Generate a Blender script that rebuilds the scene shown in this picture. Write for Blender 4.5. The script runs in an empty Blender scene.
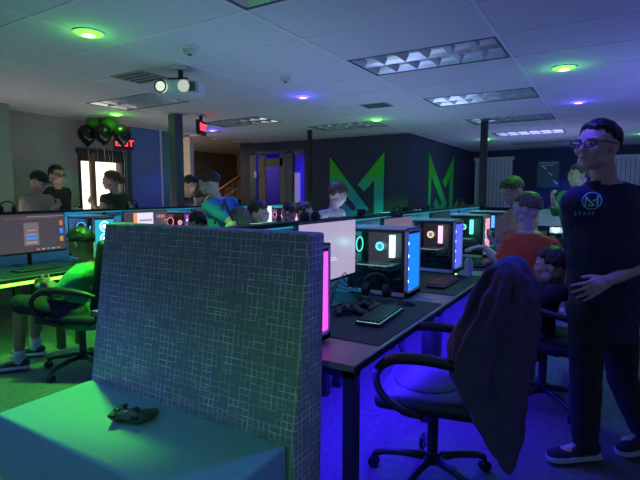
import bpy, bmesh, math, random
from mathutils import Vector, Matrix, Euler
random.seed(11)
V = Vector
R = math.radians
scene = bpy.context.scene
COL = scene.collection
# ---------------------------------------------------------------- camera
FPX = 475.0
PITCH = math.atan(47/475.0)
YAW = R(31.3)
EYE = V((0, 0, 1.43))
FW = V((-math.sin(YAW)*math.cos(PITCH), math.cos(YAW)*math.cos(PITCH), -math.sin(PITCH)))
FH = V((-math.sin(YAW), math.cos(YAW), 0))
RT = V((math.cos(YAW), math.sin(YAW), 0))
UPV = RT.cross(FW)
def PH(px, py, d):
    """world point seen at a photo position at horizontal distance d"""
    q = FW*FPX + RT*(px-320) - UPV*(py-240)
    return EYE + q*(d/q.dot(FH))
cam_d = bpy.data.cameras.new('camera')
cam = bpy.data.objects.new('camera', cam_d)
COL.objects.link(cam)
cam.location = EYE
cam.rotation_euler = (math.pi/2-PITCH, 0, YAW)
cam_d.sensor_width = 36
cam_d.lens = FPX/640*36
cam_d.clip_start = .05
scene.camera = cam
# ---------------------------------------------------------------- materials
_m = {}
def mat(name, col=(.5,.5,.5), rough=.6, metal=0., em=None, es=0., var=.12, scale=12., bump=0., bscale=60., spec=.5, trans=0.):
    if name in _m: return _m[name]
    m = bpy.data.materials.new(name); m.use_nodes = True
    nt = m.node_tree; b = nt.nodes['Principled BSDF']
    b.inputs['Roughness'].default_value = rough
    b.inputs['Metallic'].default_value = metal
    b.inputs['Specular IOR Level'].default_value = spec
    b.inputs['Transmission Weight'].default_value = trans
    tc = nt.nodes.new('ShaderNodeTexCoord')
    nz = nt.nodes.new('ShaderNodeTexNoise'); nz.inputs['Scale'].default_value = scale; nz.inputs['Detail'].default_value = 3
    nt.links.new(tc.outputs['Object'], nz.inputs['Vector'])
    mx = nt.nodes.new('ShaderNodeMix'); mx.data_type = 'RGBA'
    mx.inputs['A'].default_value = (*[c*(1-var) for c in col], 1)
    mx.inputs['B'].default_value = (*[min(1, c*(1+var)) for c in col], 1)
    nt.links.new(nz.outputs['Fac'], mx.inputs['Factor'])
    nt.links.new(mx.outputs['Result'], b.inputs['Base Color'])
    if em is not None:
        b.inputs['Emission Color'].default_value = (*em, 1)
        b.inputs['Emission Strength'].default_value = es
    if bump:
        n2 = nt.nodes.new('ShaderNodeTexNoise'); n2.inputs['Scale'].default_value = bscale
        nt.links.new(tc.outputs['Object'], n2.inputs['Vector'])
        bp = nt.nodes.new('ShaderNodeBump'); bp.inputs['Strength'].default_value = bump; bp.inputs['Distance'].default_value = .01
        nt.links.new(n2.outputs['Fac'], bp.inputs['Height'])
        nt.links.new(bp.outputs['Normal'], b.inputs['Normal'])
    _m[name] = m
    return m
def glow(name, col=(1,1,1), s=1.):
    if "glow_"+name in _m: return _m["glow_"+name]
    return mat('glow_'+name, (.02,.02,.02), .5, em=col, es=s, var=0)
def glass_mat(name, tint=(.6,.65,.7), refl=.08):
    if name in _m: return _m[name]
    m = bpy.data.materials.new(name); m.use_nodes = True
    nt = m.node_tree; nt.nodes.clear()
    o = nt.nodes.new('ShaderNodeOutputMaterial'); t = nt.nodes.new('ShaderNodeBsdfTransparent')
    t.inputs[0].default_value = (*tint, 1)
    g = nt.nodes.new('ShaderNodeBsdfGlossy'); g.inputs['Roughness'].default_value = .03
    mx = nt.nodes.new('ShaderNodeMixShader'); mx.inputs[0].default_value = refl
    nt.links.new(t.outputs[0], mx.inputs[1]); nt.links.new(g.outputs[0], mx.inputs[2]); nt.links.new(mx.outputs[0], o.inputs[0])
    _m[name] = m
    return m
# ---------------------------------------------------------------- mesh building
class MB:
    def __init__(s): s.bm = bmesh.new()
    def box(s, c, d, rot=None):
        m = Matrix.Translation(c) @ (rot.to_4x4() if rot else Matrix()) @ Matrix.Diagonal((d[0], d[1], d[2], 1))
        bmesh.ops.create_cube(s.bm, size=1, matrix=m); return s
    def bx(s, x0, x1, y0, y1, z0, z1):
        return s.box(((x0+x1)/2, (y0+y1)/2, (z0+z1)/2), (abs(x1-x0), abs(y1-y0), abs(z1-z0)))
    def cyl(s, p0, p1, r0, r1=None, seg=16):
        p0, p1 = V(p0), V(p1); d = p1-p0
        if r1 is None: r1 = r0
        m = Matrix.Translation(p0) @ d.to_track_quat('Z', 'Y').to_matrix().to_4x4(); L = d.length
        A = [s.bm.verts.new(m @ V((r0*math.cos(2*math.pi*k/seg), r0*math.sin(2*math.pi*k/seg), 0))) for k in range(seg)]
        B = [s.bm.verts.new(m @ V((r1*math.cos(2*math.pi*k/seg), r1*math.sin(2*math.pi*k/seg), L))) for k in range(seg)]
        for k in range(seg): s.bm.faces.new((A[k], A[(k+1) % seg], B[(k+1) % seg], B[k]))
        s.bm.faces.new(A[::-1]); s.bm.faces.new(B); return s
    def sph(s, c, r, rot=None, u=14, v=9):
        if not hasattr(r, '__len__'): r = (r, r, r)
        m = Matrix.Translation(c) @ (rot.to_4x4() if rot else Matrix()) @ Matrix.Diagonal((*r, 1))
        nv = s.bm.verts.new; nf = s.bm.faces.new
        top = nv(m @ V((0,0,1))); bot = nv(m @ V((0,0,-1))); rings = []
        for j in range(1, v):
            ph = math.pi*j/v; z = math.cos(ph); q = math.sin(ph)
            rings.append([nv(m @ V((q*math.cos(2*math.pi*k/u), q*math.sin(2*math.pi*k/u), z))) for k in range(u)])
        for k in range(u):
            k2 = (k+1) % u
            nf((top, rings[0][k], rings[0][k2])); nf((bot, rings[-1][k2], rings[-1][k]))
            for j in range(v-2): nf((rings[j][k], rings[j+1][k], rings[j+1][k2], rings[j][k2]))
        return s
    def cap(s, p0, p1, r0, r1=None, seg=12):
        if r1 is None: r1 = r0
        s.sph(p0, r0, u=seg, v=8); s.sph(p1, r1, u=seg, v=8)
        if (V(p1)-V(p0)).length > 1e-4: s.cyl(p0, p1, r0, r1, seg)
        return s
    def chain(s, pts, rs, seg=12):
        for i in range(len(pts)-1): s.cap(pts[i], pts[i+1], rs[i], rs[i+1], seg)
        return s
    def tube(s, pts, r, seg=8, closed=False, flat=1.0):
        pts = [V(p) for p in pts]; n = len(pts); rings = []
        up = None
        for i, p in enumerate(pts):
            if closed: t = pts[(i+1) % n]-pts[i-1]
            else: t = pts[min(i+1, n-1)]-pts[max(i-1, 0)]
            t.normalize()
            if up is None:
                up = V((0, 0, 1)) if abs(t.z) < .9 else V((1, 0, 0))
            a = t.cross(up)
            if a.length < 1e-4: a = t.cross(V((0, 1, 0)))
            a.normalize(); b = a.cross(t).normalized(); up = b
            rr = r[i] if hasattr(r, '__len__') else r
            rings.append([s.bm.verts.new(p + a*math.cos(2*math.pi*k/seg)*rr + b*math.sin(2*math.pi*k/seg)*rr*flat) for k in range(seg)])
        m = n if closed else n-1
        for i in range(m):
            A, B = rings[i], rings[(i+1) % n]
            for k in range(seg): s.bm.faces.new((A[k], A[(k+1) % seg], B[(k+1) % seg], B[k]))
        if not closed:
            s.bm.faces.new(rings[0][::-1]); s.bm.faces.new(rings[-1])
        return s
    def lathe(s, c, prof, seg=24, axis=None):
        c = V(c); rot = axis.to_track_quat('Z', 'Y').to_matrix() if axis is not None else Matrix.Identity(3)
        rings = []
        for (r, z) in prof:
            rings.append([s.bm.verts.new(c + rot @ V((r*math.cos(2*math.pi*k/seg), r*math.sin(2*math.pi*k/seg), z))) for k in range(seg)])
        for i in range(len(rings)-1):
            A, B = rings[i], rings[i+1]
            for k in range(seg): s.bm.faces.new((A[k], A[(k+1) % seg], B[(k+1) % seg], B[k]))
        s.bm.faces.new(rings[0][::-1]); s.bm.faces.new(rings[-1])
        return s
    def torus(s, c, axis, R0, r, seg=28, ms=8, a0=0, a1=2*math.pi):
        rot = V(axis).to_track_quat('Z', 'Y').to_matrix(); c = V(c)
        full = abs(a1-a0-2*math.pi) < 1e-3
        n = seg if full else seg+1
        pts = [c + rot @ V((R0*math.cos(a0+(a1-a0)*k/seg), R0*math.sin(a0+(a1-a0)*k/seg), 0)) for k in range(n)]
        return s.tube(pts, r, ms, closed=full)
    def loft(s, secs, seg=24, n=2.3):
        """secs: (centre, axis_u, axis_v, ru, rv)"""
        rings = []
        for (c, a, b, ru, rv) in secs:
            ring = []
            for k in range(seg):
                t = 2*math.pi*k/seg; ct, st = math.cos(t), math.sin(t)
                x = math.copysign(abs(ct)**(2/n), ct)*ru; y = math.copysign(abs(st)**(2/n), st)*rv
                ring.append(s.bm.verts.new(V(c)+a*x+b*y))
            rings.append(ring)
        for i in range(len(rings)-1):
            A, B = rings[i], rings[i+1]
            for k in range(seg): s.bm.faces.new((A[k], A[(k+1) % seg], B[(k+1) % seg], B[k]))
        s.bm.faces.new(rings[0][::-1]); s.bm.faces.new(rings[-1])
        return s
    def prism(s, poly, mtx, th):
        """poly of (u, v) in the plane of mtx (x, y), extruded by th along z"""
        a = [s.bm.verts.new(mtx @ V((u, v, 0))) for u, v in poly]; b = [s.bm.verts.new(mtx @ V((u, v, th))) for u, v in poly]
        n = len(poly)
        s.bm.faces.new(a[::-1]); s.bm.faces.new(b)
        for i in range(n): s.bm.faces.new((a[i], a[(i+1) % n], b[(i+1) % n], b[i]))
        return s
    def build(s, name, m, parent=None, smooth=False, bevel=0., seg=2, world=False, recalc=True):
        if recalc: bmesh.ops.recalc_face_normals(s.bm, faces=s.bm.faces)
        if world and parent is not None:
            r = parent
            while r.parent: r = r.parent
            s.bm.transform(Matrix.Translation(-r.location))
        me = bpy.data.meshes.new(name); s.bm.to_mesh(me); s.bm.free()
        if smooth:
            for p in me.polygons: p.use_smooth = True
        me.materials.append(m)
        o = bpy.data.objects.new(name, me); COL.objects.link(o)
        if parent is not None: o.parent = parent
        if bevel:
            md = o.modifiers.new('bevel', 'BEVEL'); md.width = bevel; md.segments = seg; md.limit_method = 'ANGLE'
        return o
def tag(o, label, cat, group=None):
    o['label'] = label; o['category'] = cat
    if group: o['group'] = group
    return o
def thing(name, label, cat, loc=(0,0,0), rz=0., group=None):
    o = bpy.data.objects.new(name, None); COL.objects.link(o)
    o.empty_display_size = .1
    o.location = loc; o.rotation_euler = (0, 0, rz)
    return tag(o, label, cat, group)
def struct(name, mb, m, **k):
    o = mb.build(name, m, **k)
    if o.parent is None: o['kind'] = 'structure'
    return o
def dup(root, loc=None, rz=None, label=None, group=None):
    r = root.copy(); COL.objects.link(r)
    if loc is not None: r.location = loc
    if rz is not None: r.rotation_euler = (0, 0, rz)
    if label: r['label'] = label
    if group: r['group'] = group
    for ch in root.children:
        c = ch.copy(); COL.objects.link(c); c.parent = r
        for g in ch.children:
            d = g.copy(); COL.objects.link(d); d.parent = c
    return r
def text_mesh(name, body, size, mtx, m, parent=None, ext=0., align='CENTER', spacing=1.0):
    cu = bpy.data.curves.new(name, 'FONT'); cu.body = body; cu.size = size; cu.extrude = ext
    cu.align_x = align; cu.align_y = 'CENTER'; cu.space_character = spacing
    t = bpy.data.objects.new(name+'_curve', cu); COL.objects.link(t)
    dg = bpy.context.evaluated_depsgraph_get()
    me = bpy.data.meshes.new_from_object(t.evaluated_get(dg)); me.name = name
    bpy.data.objects.remove(t)
    me.transform(mtx); me.materials.clear(); me.materials.append(m)
    o = bpy.data.objects.new(name, me); COL.objects.link(o)
    if parent is not None: o.parent = parent
    return o
def frame_m(origin, xax, yax):
    x = V(xax).normalized(); y = V(yax).normalized(); z = x.cross(y)
    m = Matrix((x, y, z)).transposed().to_4x4(); m.translation = V(origin); return m
CH = 2.55
# ---------------------------------------------------------------- room shell
carpet = mat('carpet', (.11,.115,.12), .95, var=.5, scale=25, bump=.4, bscale=300)
wallgrey = mat('wall_beige_grey', (.42,.39,.36), .9, scale=3)
wallnavy = mat('wall_navy', (.045,.055,.10), .8, scale=3)
tile = mat('ceiling_tile', (.62,.62,.65), .9, var=.05, scale=40, bump=.15, bscale=250)
tbar = mat('ceiling_grid_bar', (.72,.72,.74), .6)
black = mat('black_plastic', (.015,.015,.017), .45)
blackmetal = mat('black_metal', (.02,.02,.022), .4)
white_pl = mat('white_plastic', (.72,.73,.75), .4)
struct('floor', MB().bx(-12, 5, -4, 14, -.05, 0), carpet)
ceil = MB()
ceil.bx(-12, 5, -4, 14, CH+.05, CH+.1)
struct('ceiling', ceil, tile)
XG = [-.745-1.235*k for k in range(-4, 6)]
YG = [2.38+.64*k for k in range(-9, 18)]
LX0, LX1 = -1.98, -.745
# ceiling tiles: thin slab with holes where troffers sit is made of one strip per grid cell
holes = []
def cell(i, j): holes.append((round(i, 3), round(j, 3)))
troff = [(-1.98, 3.66), (-1.98, 5.58), (-1.98, 7.5), (-1.98, 9.42), (-1.98, 11.34), (-1.98, 12.62),
         (-5.685, 3.66), (-5.685, 5.58), (-4.45, 6.86), (-1.98, 1.74)]
tl = MB()
xs = sorted(XG); 
for i in range(len(xs)-1):
    for j in range(len(YG)-1):
        x0, y0 = xs[i], YG[j]
        if any(abs(x0-a) < .05 and abs(y0-b) < .05 for a, b in troff): continue
        tl.bx(x0+.008, xs[i+1]-.008, y0+.008, YG[j+1]-.008, CH, CH+.02)
struct('trim_1', tl, tile)
g = MB()
for x in xs: g.bx(x-.012, x+.012, -3.4, 13.4, CH-.004, CH+.03)
for y in YG: g.bx(-7.2, 4.2, y-.009, y+.009, CH-.003, CH+.029)
struct('trim_2', g, tbar)
# left wall (x = -7.1) with the door opening and the stair opening
w = MB()
w.bx(-7.25, -7.1, -4, 4.45, 0, CH+.02); w.bx(-7.25, -7.1, 4.45, 5.2, 2.06, CH+.02); w.bx(-7.25, -7.1, 5.2, 6.35, 0, CH+.02)
struct('wall_left', w, wallgrey)
struct('wall_left_near', MB().bx(-7.1, -6.55, -4, 3.2, 0, CH+.02), mat('wall_green_grey', (.22,.30,.25), .9))
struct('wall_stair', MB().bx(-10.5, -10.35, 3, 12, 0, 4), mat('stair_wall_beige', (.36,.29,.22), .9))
struct('wall_stair_far', MB().bx(-10.4, -7.3, 11.4, 11.5, 0, 4), mat('stair_wall_beige', ()))
struct('wall_far', MB().bx(-3.4, 4.5, 13.3, 13.45, 0, CH+.1), wallnavy)
# dark box room in the middle: front face y = 8.6 with the door opening, side face x = -3.27
w = MB()
w.bx(-7.4, -7.1, 8.6, 8.75, 0, CH+.02); w.bx(-7.1, -5.62, 8.6, 8.75, 2.34, CH+.02); w.bx(-5.62, -3.27, 8.6, 8.75, 0, CH+.02)
struct('wall_room_front', w, wallnavy)
struct('wall_room_side', MB().bx(-3.42, -3.27, 8.75, 13.3, 0, CH+.02), wallnavy)
struct('wall_room_back', MB().bx(-7.3, -5.2, 10.6, 10.7, 0, CH), mat('blue_room_paint', (.5,.5,.6), .8))
struct('wall_room_left', MB().bx(-7.4, -7.3, 8.75, 11.4, 0, CH+.02), wallnavy)
# vestibule beyond the daylight door: window wall emitting daylight, wood frames
vw = struct('wall_vestibule', MB().bx(-8.9, -7.25, 3.7, 3.8, 0, CH).bx(-8.9, -7.25, 6.9, 7.0, 0, CH), mat('vestibule_paint', (.7,.62,.5), .9))
win = struct('window_1', MB().bx(-8.95, -8.9, 3.8, 6.9, 0, CH), glow('daylight', (1., .86, .66), 2.4))
fr = MB()
wood = mat('stained_wood', (.32,.16,.06), .5, var=.35, scale=6)
for y in (5.25, 6.75): fr.bx(-8.88, -8.78, y-.07, y+.07, 0, 2.3)
fr.bx(-8.88, -8.78, 3.8, 6.9, 2.1, 2.55)
fr.build('window_frame', wood, win)
d1 = struct('door_1', MB().bx(-7.12, -7.08, 4.43, 4.465, 0, 2.1).bx(-7.12, -7.06, 5.18, 5.25, 0, 2.1).bx(-7.12, -7.06, 4.4, 5.25, 2.05, 2.12), mat('dark_door_frame', (.05,.035,.03), .5))
MB().bx(-7.12, -7.05, 4.62, 4.69, 0, 2.06).build('mullion', wood, d1)
MB().bx(-7.11, -7.07, 4.47, 5.18, 1.93, 2.06).build('transom', mat('dark_brown_wood', (.10,.05,.025), .5), d1)
# blue and green wing panels between the door and the pillar
struct('wall_panel_blue', MB().bx(-7.1, -6.98, 5.32, 5.92, 0, CH), mat('panel_blue', (.13,.22,.42), .8, var=.2, scale=2))
struct('wall_panel_green', MB().bx(-7.1, -6.98, 5.95, 6.42, 0, CH), mat('panel_green', (.10,.24,.19), .8, var=.2, scale=2))
struct('trim_3', MB().bx(-7.1, -6.96, 5.92, 5.95, 0, CH), white_pl)
# sloped underside of the stair, stringer and railing
st = thing('staircase', 'wooden staircase with handrail rising behind the left opening', 'staircase', (-8.8, 8.6, 0))
soff = MB(); soff.prism([(-2.9, 4.0), (-2.9, 2.65), (.9, .95), (.9, 1.25)], frame_m((0,0,0), (0,1,0), (0,0,1)) , .06)
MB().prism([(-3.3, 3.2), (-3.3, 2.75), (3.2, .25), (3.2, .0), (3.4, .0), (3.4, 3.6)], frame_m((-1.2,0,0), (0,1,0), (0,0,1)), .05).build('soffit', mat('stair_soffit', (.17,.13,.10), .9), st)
b = MB()
b.cyl((.95, -1.6, .85), (.95, 2.4, 2.75), .035); b.build('handrail', wood, st, smooth=True)
b = MB(); b.cyl((.98, -1.6, .62), (.98, 2.4, 2.5), .018); b.build('lower_rail', mat('rail_metal', (.6,.58,.52), .4), st, smooth=True)
for k in range(9):
    y = -1.4+.42*k; z = .85+(y+1.6)*.475
    MB().bx(.93, .97, y-.02, y+.02, max(0, z-1.1), z).build('baluster', mat('dark_brown_wood', ()), st)
b = MB()
for k in range(12): b.bx(.0, .9, -1.6+.28*k, -1.3+.28*k, 0, .17*(k+1)-.1)
b.build('steps', mat('dark_brown_wood', ()), st)
# pillars
def pillar(x, y, wd, lab, m):
    p = thing('pillar', lab, 'pillar', (x, y, 0))
    MB().bx(-wd/2, wd/2, -wd/2, wd/2, 0, CH-.01).build('shaft', m, p, bevel=.008)
    MB().bx(-wd/2-.02, wd/2+.02, -wd/2-.02, wd/2+.02, 0, .1).build('base_trim', black, p)
pillar(-5.36, 4.84, .145, 'dark grey square pillar left of centre, the widest pillar', mat('pillar_grey', (.10,.11,.14), .45))
pillar(-4.62, 7.25, .07, 'thin black pole in front of the navy room by the blue doorway', black)
pillar(-1.72, 7.75, .10, 'black pole rising behind the right-hand row of computers', black)
# doors and windows of the blue-lit room
fw_ = 8.58
teal = mat('door_frame_teal', (.06,.13,.16), .5)
d2 = struct('door_2', MB().bx(-7.1, -6.92, fw_, fw_+.12, 0, 2.34).bx(-6.08, -5.92, fw_, fw_+.12, 0, 2.34).bx(-7.1, -5.62, fw_, fw_+.1, 2.3, 2.36), teal)
lf = MB(); lf.bx(-6.88, -6.68, fw_+.03, fw_+.08, 0, 2.28); lf.bx(-6.28, -6.12, fw_+.03, fw_+.08, 0, 2.28); lf.bx(-6.7, -6.2, fw_+.03, fw_+.08, 2.02, 2.2); lf.bx(-6.7, -6.2, fw_+.03, fw_+.08, 0, .3)
lf.build('door_leaf', mat('door_leaf_olive', (.16,.18,.13), .6), d2)
MB().bx(-6.7, -6.26, fw_+.05, fw_+.06, .3, 2.02).build('pane', glass_mat('clear_glass', (.85,.85,.9), .05), d2)
MB().sph((-6.86, fw_-.01, 1.0), .03).build('door_handle', white_pl, d2)
MB().bx(-6.97, -6.9, fw_-.02, fw_, 1.78, 1.92).build('door_closer', white_pl, d2)
w2 = struct('window_2', MB().bx(-5.92, -5.62, fw_+.03, fw_+.05, 0, 2.3), glass_mat('clear_glass'))
# ----- painted emblem, once on each visible face of the room
def grad_mat(name, top, bot, z0, z1):
    m = bpy.data.materials.new(name); m.use_nodes = True; nt = m.node_tree; b = nt.nodes['Principled BSDF']; b.inputs['Roughness'].default_value = .6
    tc = nt.nodes.new('ShaderNodeTexCoord'); sp = nt.nodes.new('ShaderNodeSeparateXYZ'); mr = nt.nodes.new('ShaderNodeMapRange')
    mr.inputs[1].default_value = z0; mr.inputs[2].default_value = z1
    cr = nt.nodes.new('ShaderNodeValToRGB'); cr.color_ramp.elements[0].color = (*bot, 1); cr.color_ramp.elements[1].color = (*top, 1)
    nt.links.new(tc.outputs['Object'], sp.inputs[0]); nt.links.new(sp.outputs['Z'], mr.inputs[0]); nt.links.new(mr.outputs[0], cr.inputs[0]); nt.links.new(cr.outputs[0], b.inputs['Base Color'])
    return m
gm = grad_mat('emblem_paint', (.03,.62,.02), (.02,.42,.85), -1.15, -.35)
gm2 = grad_mat('emblem_paint_side', (.05,.62,.04), (.03,.6,.3), -1.3, -.5)
LEFT = [(0, 0), (272, 330), (215, 400), (130, 400), (65, 330), (90, 290), (170, 352), (195, 335), (0+70, 178), (0+40, 160), (35, 400), (0, 400)]
# emblem strokes measured on a 375-wide grid: (x right, y down)
S1 = [(0, 0), (275, 335), (220, 385), (112, 385), (70, 335), (110, 295), (165, 350), (192, 330), (75, 195), (35, 150), (35, 385), (0, 385)]
S2 = [(375, -15), (198, 182), (245, 222), (310, 155), (310, 385), (370, 385)]
def emblem(org, xa, wd, ht, m, lab, nm='wall_emblem'):
    e = thing(nm, lab, 'wall sign', org)
    for S, pn in ((S1, 'left_stroke'), (S2, 'right_stroke')):
        poly = [(u/375*wd, -v/385*ht) for u, v in S]
        fm = frame_m((0,0,0), xa, (0,0,1))
        MB().prism(poly[::-1], fm, .006).build(pn, m, e)
emblem((-4.98, 8.585, 2.17), (1,0,0), 1.22, 1.22, gm, 'green and blue angular M emblem on the front wall of the navy room')
emblem((-3.262, 9.72, 2.27), (0,1,0), 1.85, 1.25, gm2, 'green angular M emblem on the side wall of the navy room')
# back wall: blinds and poster
def blind(x0, x1, z0, z1, lab, m):
    t = thing('window_blind', lab, 'blind', ((x0+x1)/2, 13.27, z0))
    wd = x1-x0; h = z1-z0
    MB().bx(-wd/2-.03, wd/2+.03, -.05, .02, h-.06, h+.02).build('headrail', m, t)
    n = int(wd/.09); b = MB()
    for k in range(n):
        x = -wd/2+.045+wd/n*k
        b.box((x, -.02, h/2-.03), (.086, .004, h-.06), Euler((0,0,.25)).to_matrix())
    b.build('slats', m, t)
blind(-3.15, -2.2, 1.05, 2.35, 'cream vertical blind on the far wall beside the black pole', mat('blind_cream', (.85,.8,.76), .8))
blind(.0, 1.6, 1.0, 2.3, 'pale lavender blind on the far wall behind the standing man', mat('blind_lavender', (.85,.8,.92), .8))
po = thing('poster', 'dark teal poster with slanting pale streaks hanging on the far navy wall', 'poster', (-1.36, 13.3, 1.9))
MB().bx(-.25, .25, -.02, 0, -.33, .33).build('panel', mat('poster_teal', (.05,.16,.16), .25), po)
for (x, z, l) in ((-.1,.17,.16), (.05,.0,.12), (.17,-.2,.14)):
    MB().box((x, -.022, z), (l, .004, .035), Euler((0, .7, 0)).to_matrix()).build('pale_streak', mat('poster_streak', (.75,.8,.7), .5), po)  # pale slanting bars on the poster front
for k, (a, b_) in enumerate(((-.22,.2), (-.15,.12))): MB().bx(a, b_, -.023, -.02, .27-.06*k, .29-.06*k).build('printed_line', mat('poster_streak', ()), po)
# ---------------------------------------------------------------- ceiling fixtures
louv = mat('louver_aluminium', (.80,.80,.82), .28, metal=.75)
lback = mat('troffer_back', (.10,.10,.11), .5)
def troffer():
    t = thing('ceiling_light', '-', 'ceiling light')
    L, W = 1.21, .61
    fr = MB(); fr.bx(0, L, 0, .02, -.006, .09); fr.bx(0, L, W-.02, W, -.006, .09); fr.bx(0, .02, 0, W, -.006, .09); fr.bx(L-.02, L, 0, W, -.006, .09)
    fr.build('frame', mat('troffer_frame', (.10,.10,.12), .5), t)
    MB().bx(0, L, 0, W, .09, .1).build('back_plate', lback, t)
    lo = MB(); nx, ny = 6, 2
    cw, cd = (L-.04)/nx, (W-.04)/ny
    for i in range(nx):
        for j in range(ny):
            x0 = .02+i*cw; y0 = .02+j*cd; x1 = x0+cw; y1 = y0+cd; ins = .055; zt = .062
            b = [lo.bm.verts.new(p) for p in ((x0,y0,0), (x1,y0,0), (x1,y1,0), (x0,y1,0))]
            m_ = [lo.bm.verts.new(p) for p in ((x0+ins*.55,y0+ins*.55,zt*.4), (x1-ins*.55,y0+ins*.55,zt*.4), (x1-ins*.55,y1-ins*.55,zt*.4), (x0+ins*.55,y1-ins*.55,zt*.4))]
            c = [lo.bm.verts.new(p) for p in ((x0+ins,y0+ins,zt), (x1-ins,y0+ins,zt), (x1-ins,y1-ins,zt), (x0+ins,y1-ins,zt))]
            for k in range(4):
                lo.bm.faces.new((b[k], b[(k+1) % 4], m_[(k+1) % 4], m_[k])); lo.bm.faces.new((m_[k], m_[(k+1) % 4], c[(k+1) % 4], c[k]))
    lo.build('louver', louv, t, recalc=False)
    for j in range(2):
        MB().cyl((.04, .17+.27*j, .075), (L-.04, .17+.27*j, .075), .012).build('lamp_tube', mat('lamp_tube', (.85,.85,.85), .4), t, smooth=True)
    return t
tlabs = ['silver louvered ceiling light, the largest one right of centre', 'silver louvered ceiling light, second in the receding right-hand line',
 'silver louvered ceiling light, third in the receding right-hand line', 'silver louvered ceiling light, fourth in the receding right-hand line',
 'silver louvered ceiling light, fifth in the receding right-hand line', 'silver louvered ceiling light nearest the far wall',
 'unlit louvered ceiling light at left beyond the projector', 'unlit louvered ceiling light above the exit sign at the pillar',
 'unlit louvered ceiling light above the navy room front wall', 'louvered ceiling light cut by the top edge of the photo']
t0 = troffer()
for k, (x, y) in enumerate(troff):
    o = t0 if k == 0 else dup(t0)
    o.location = (x+.012, y+.015, CH); o['label'] = tlabs[k]; o['group'] = 'louvered ceiling lights'
GREEN = (.12, 1., .06); BLUE = (.08, .06, 1.)
dl = [((-3.18,2.11), 'g', 'nearest of all, above the bench at upper left'), ((-6.05,4.38), 'g', 'beside the balloons at left'), ((-3.1,6.75), 'g', 'in front of the navy room emblem'),
      ((-.41,4.88), 'g', 'right of the largest louvered light'), ((-.39,6.75), 'b', 'over the head of the standing man'), ((-3.1,4.72), 'b', 'at the centre of the ceiling right of the projector'),
      ((-6.1,6.35), 'b', 'above the staircase opening'), ((-2.28,10.4), 'g', 'beside the black pole at the far end'), ((.5,11.0), 'g', 'at the right edge behind the head of the standing man')]
dl.append(((-.41, 2.62), 'b', 'just outside the top right of the photo'))
dl.append(((-3.1, -.5), 'b', 'behind the photographer to the left'))
dl.append(((-.41, -.6), 'g', 'over the photographer'))
dl.append(((-.6, 12.3), 'b', 'by the far wall, hidden behind the head of the standing man'))
for (x, y), c, lab in dl:
    t = thing('downlight', ('green' if c == 'g' else 'blue')+' glowing round downlight '+lab, 'downlight', (x, y, CH), 0, 'coloured downlights')
    MB().lathe((0,0,-.008), [(.105, .0), (.105, .008)], 32).build('trim_ring', white_pl, t)
    ls_ = MB().lathe((0,0,-.024), [(.02, 0), (.055, .003), (.078, .010), (.088, .018)], 32).build('lens', glow('dl_'+c, (.05,1.,.015) if c == 'g' else (.035,.02,1.), 9 if c == 'g' else 12), t)
    MB().lathe((0,0,-.027), [(.02, 0), (.045, .003)], 32).build('lens_centre', glow('dlc_'+c, (.35,1.,.2) if c == 'g' else (.2,.16,1.), 9), ls_)
    ld = bpy.data.lights.new('downlight_lamp', 'SPOT'); ld.color = GREEN if c == 'g' else BLUE
    ld.energy = {'near': 520, 'at t': 120, 'righ': 55, 'in f': 300, 'just': 85, 'behi': 130, 'over': 45, 'by t': 110}.get(lab[:4], 14 if c == 'g' else 40); ld.spot_size = R(97 if lab.startswith('near') else 122); ld.spot_blend = .35; ld.shadow_soft_size = .07
    lo = bpy.data.objects.new('downlight_lamp', ld); COL.objects.link(lo); lo.location = (x, y, CH-.03)
    ld = bpy.data.lights.new('downlight_glow', 'POINT'); ld.color = GREEN if c == 'g' else BLUE; ld.energy = 1.3 if c == 'g' else 2.0; ld.shadow_soft_size = .03
    lo = bpy.data.objects.new('downlight_glow', ld); COL.objects.link(lo); lo.location = (x, y, CH-.10)
def detector(x, y, lab):
    t = thing('smoke_detector', lab, 'smoke detector', (x, y, CH))
    MB().lathe((0,0,-.02), [(.075, 0), (.08, .02)], 28).build('base', white_pl, t, smooth=False)
    MB().lathe((0,0,-.055), [(.03, 0), (.045, .01), (.062, .035)], 28).build('cover', mat('detector_cream', (.5,.52,.42), .5), t)
    MB().lathe((0,0,-.062), [(.014, 0), (.018, .008)], 16).build('sensor', black, t)
detector(-2.83, 2.72, 'cream round smoke detector between the projector and the top edge')
detector(-2.73, 3.85, 'flat white round detector above the central blue downlight')
def vent(x, y, sx, sy, lab):
    t = thing('ceiling_vent', lab, 'vent', (x, y, CH))
    MB().bx(-sx/2, sx/2, -sy/2, sy/2, -.008, -.002).build('frame', mat('vent_grey', (.3,.3,.32), .6), t)
    for k in range(4): MB().bx(-sx*.42, sx*.42, -sy*.4+sy*.22*k, -sy*.3+sy*.22*k, -.016, -.008).build('slat', mat('vent_slat', (.12,.12,.13), .6), t)
vent(-2.62, 5.7, .36, .3, 'small grey ceiling vent beside the green downlight near the emblem')
vent(-3.95, 3.15, .45, .36, 'grey ceiling vent just left of the projector')
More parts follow.
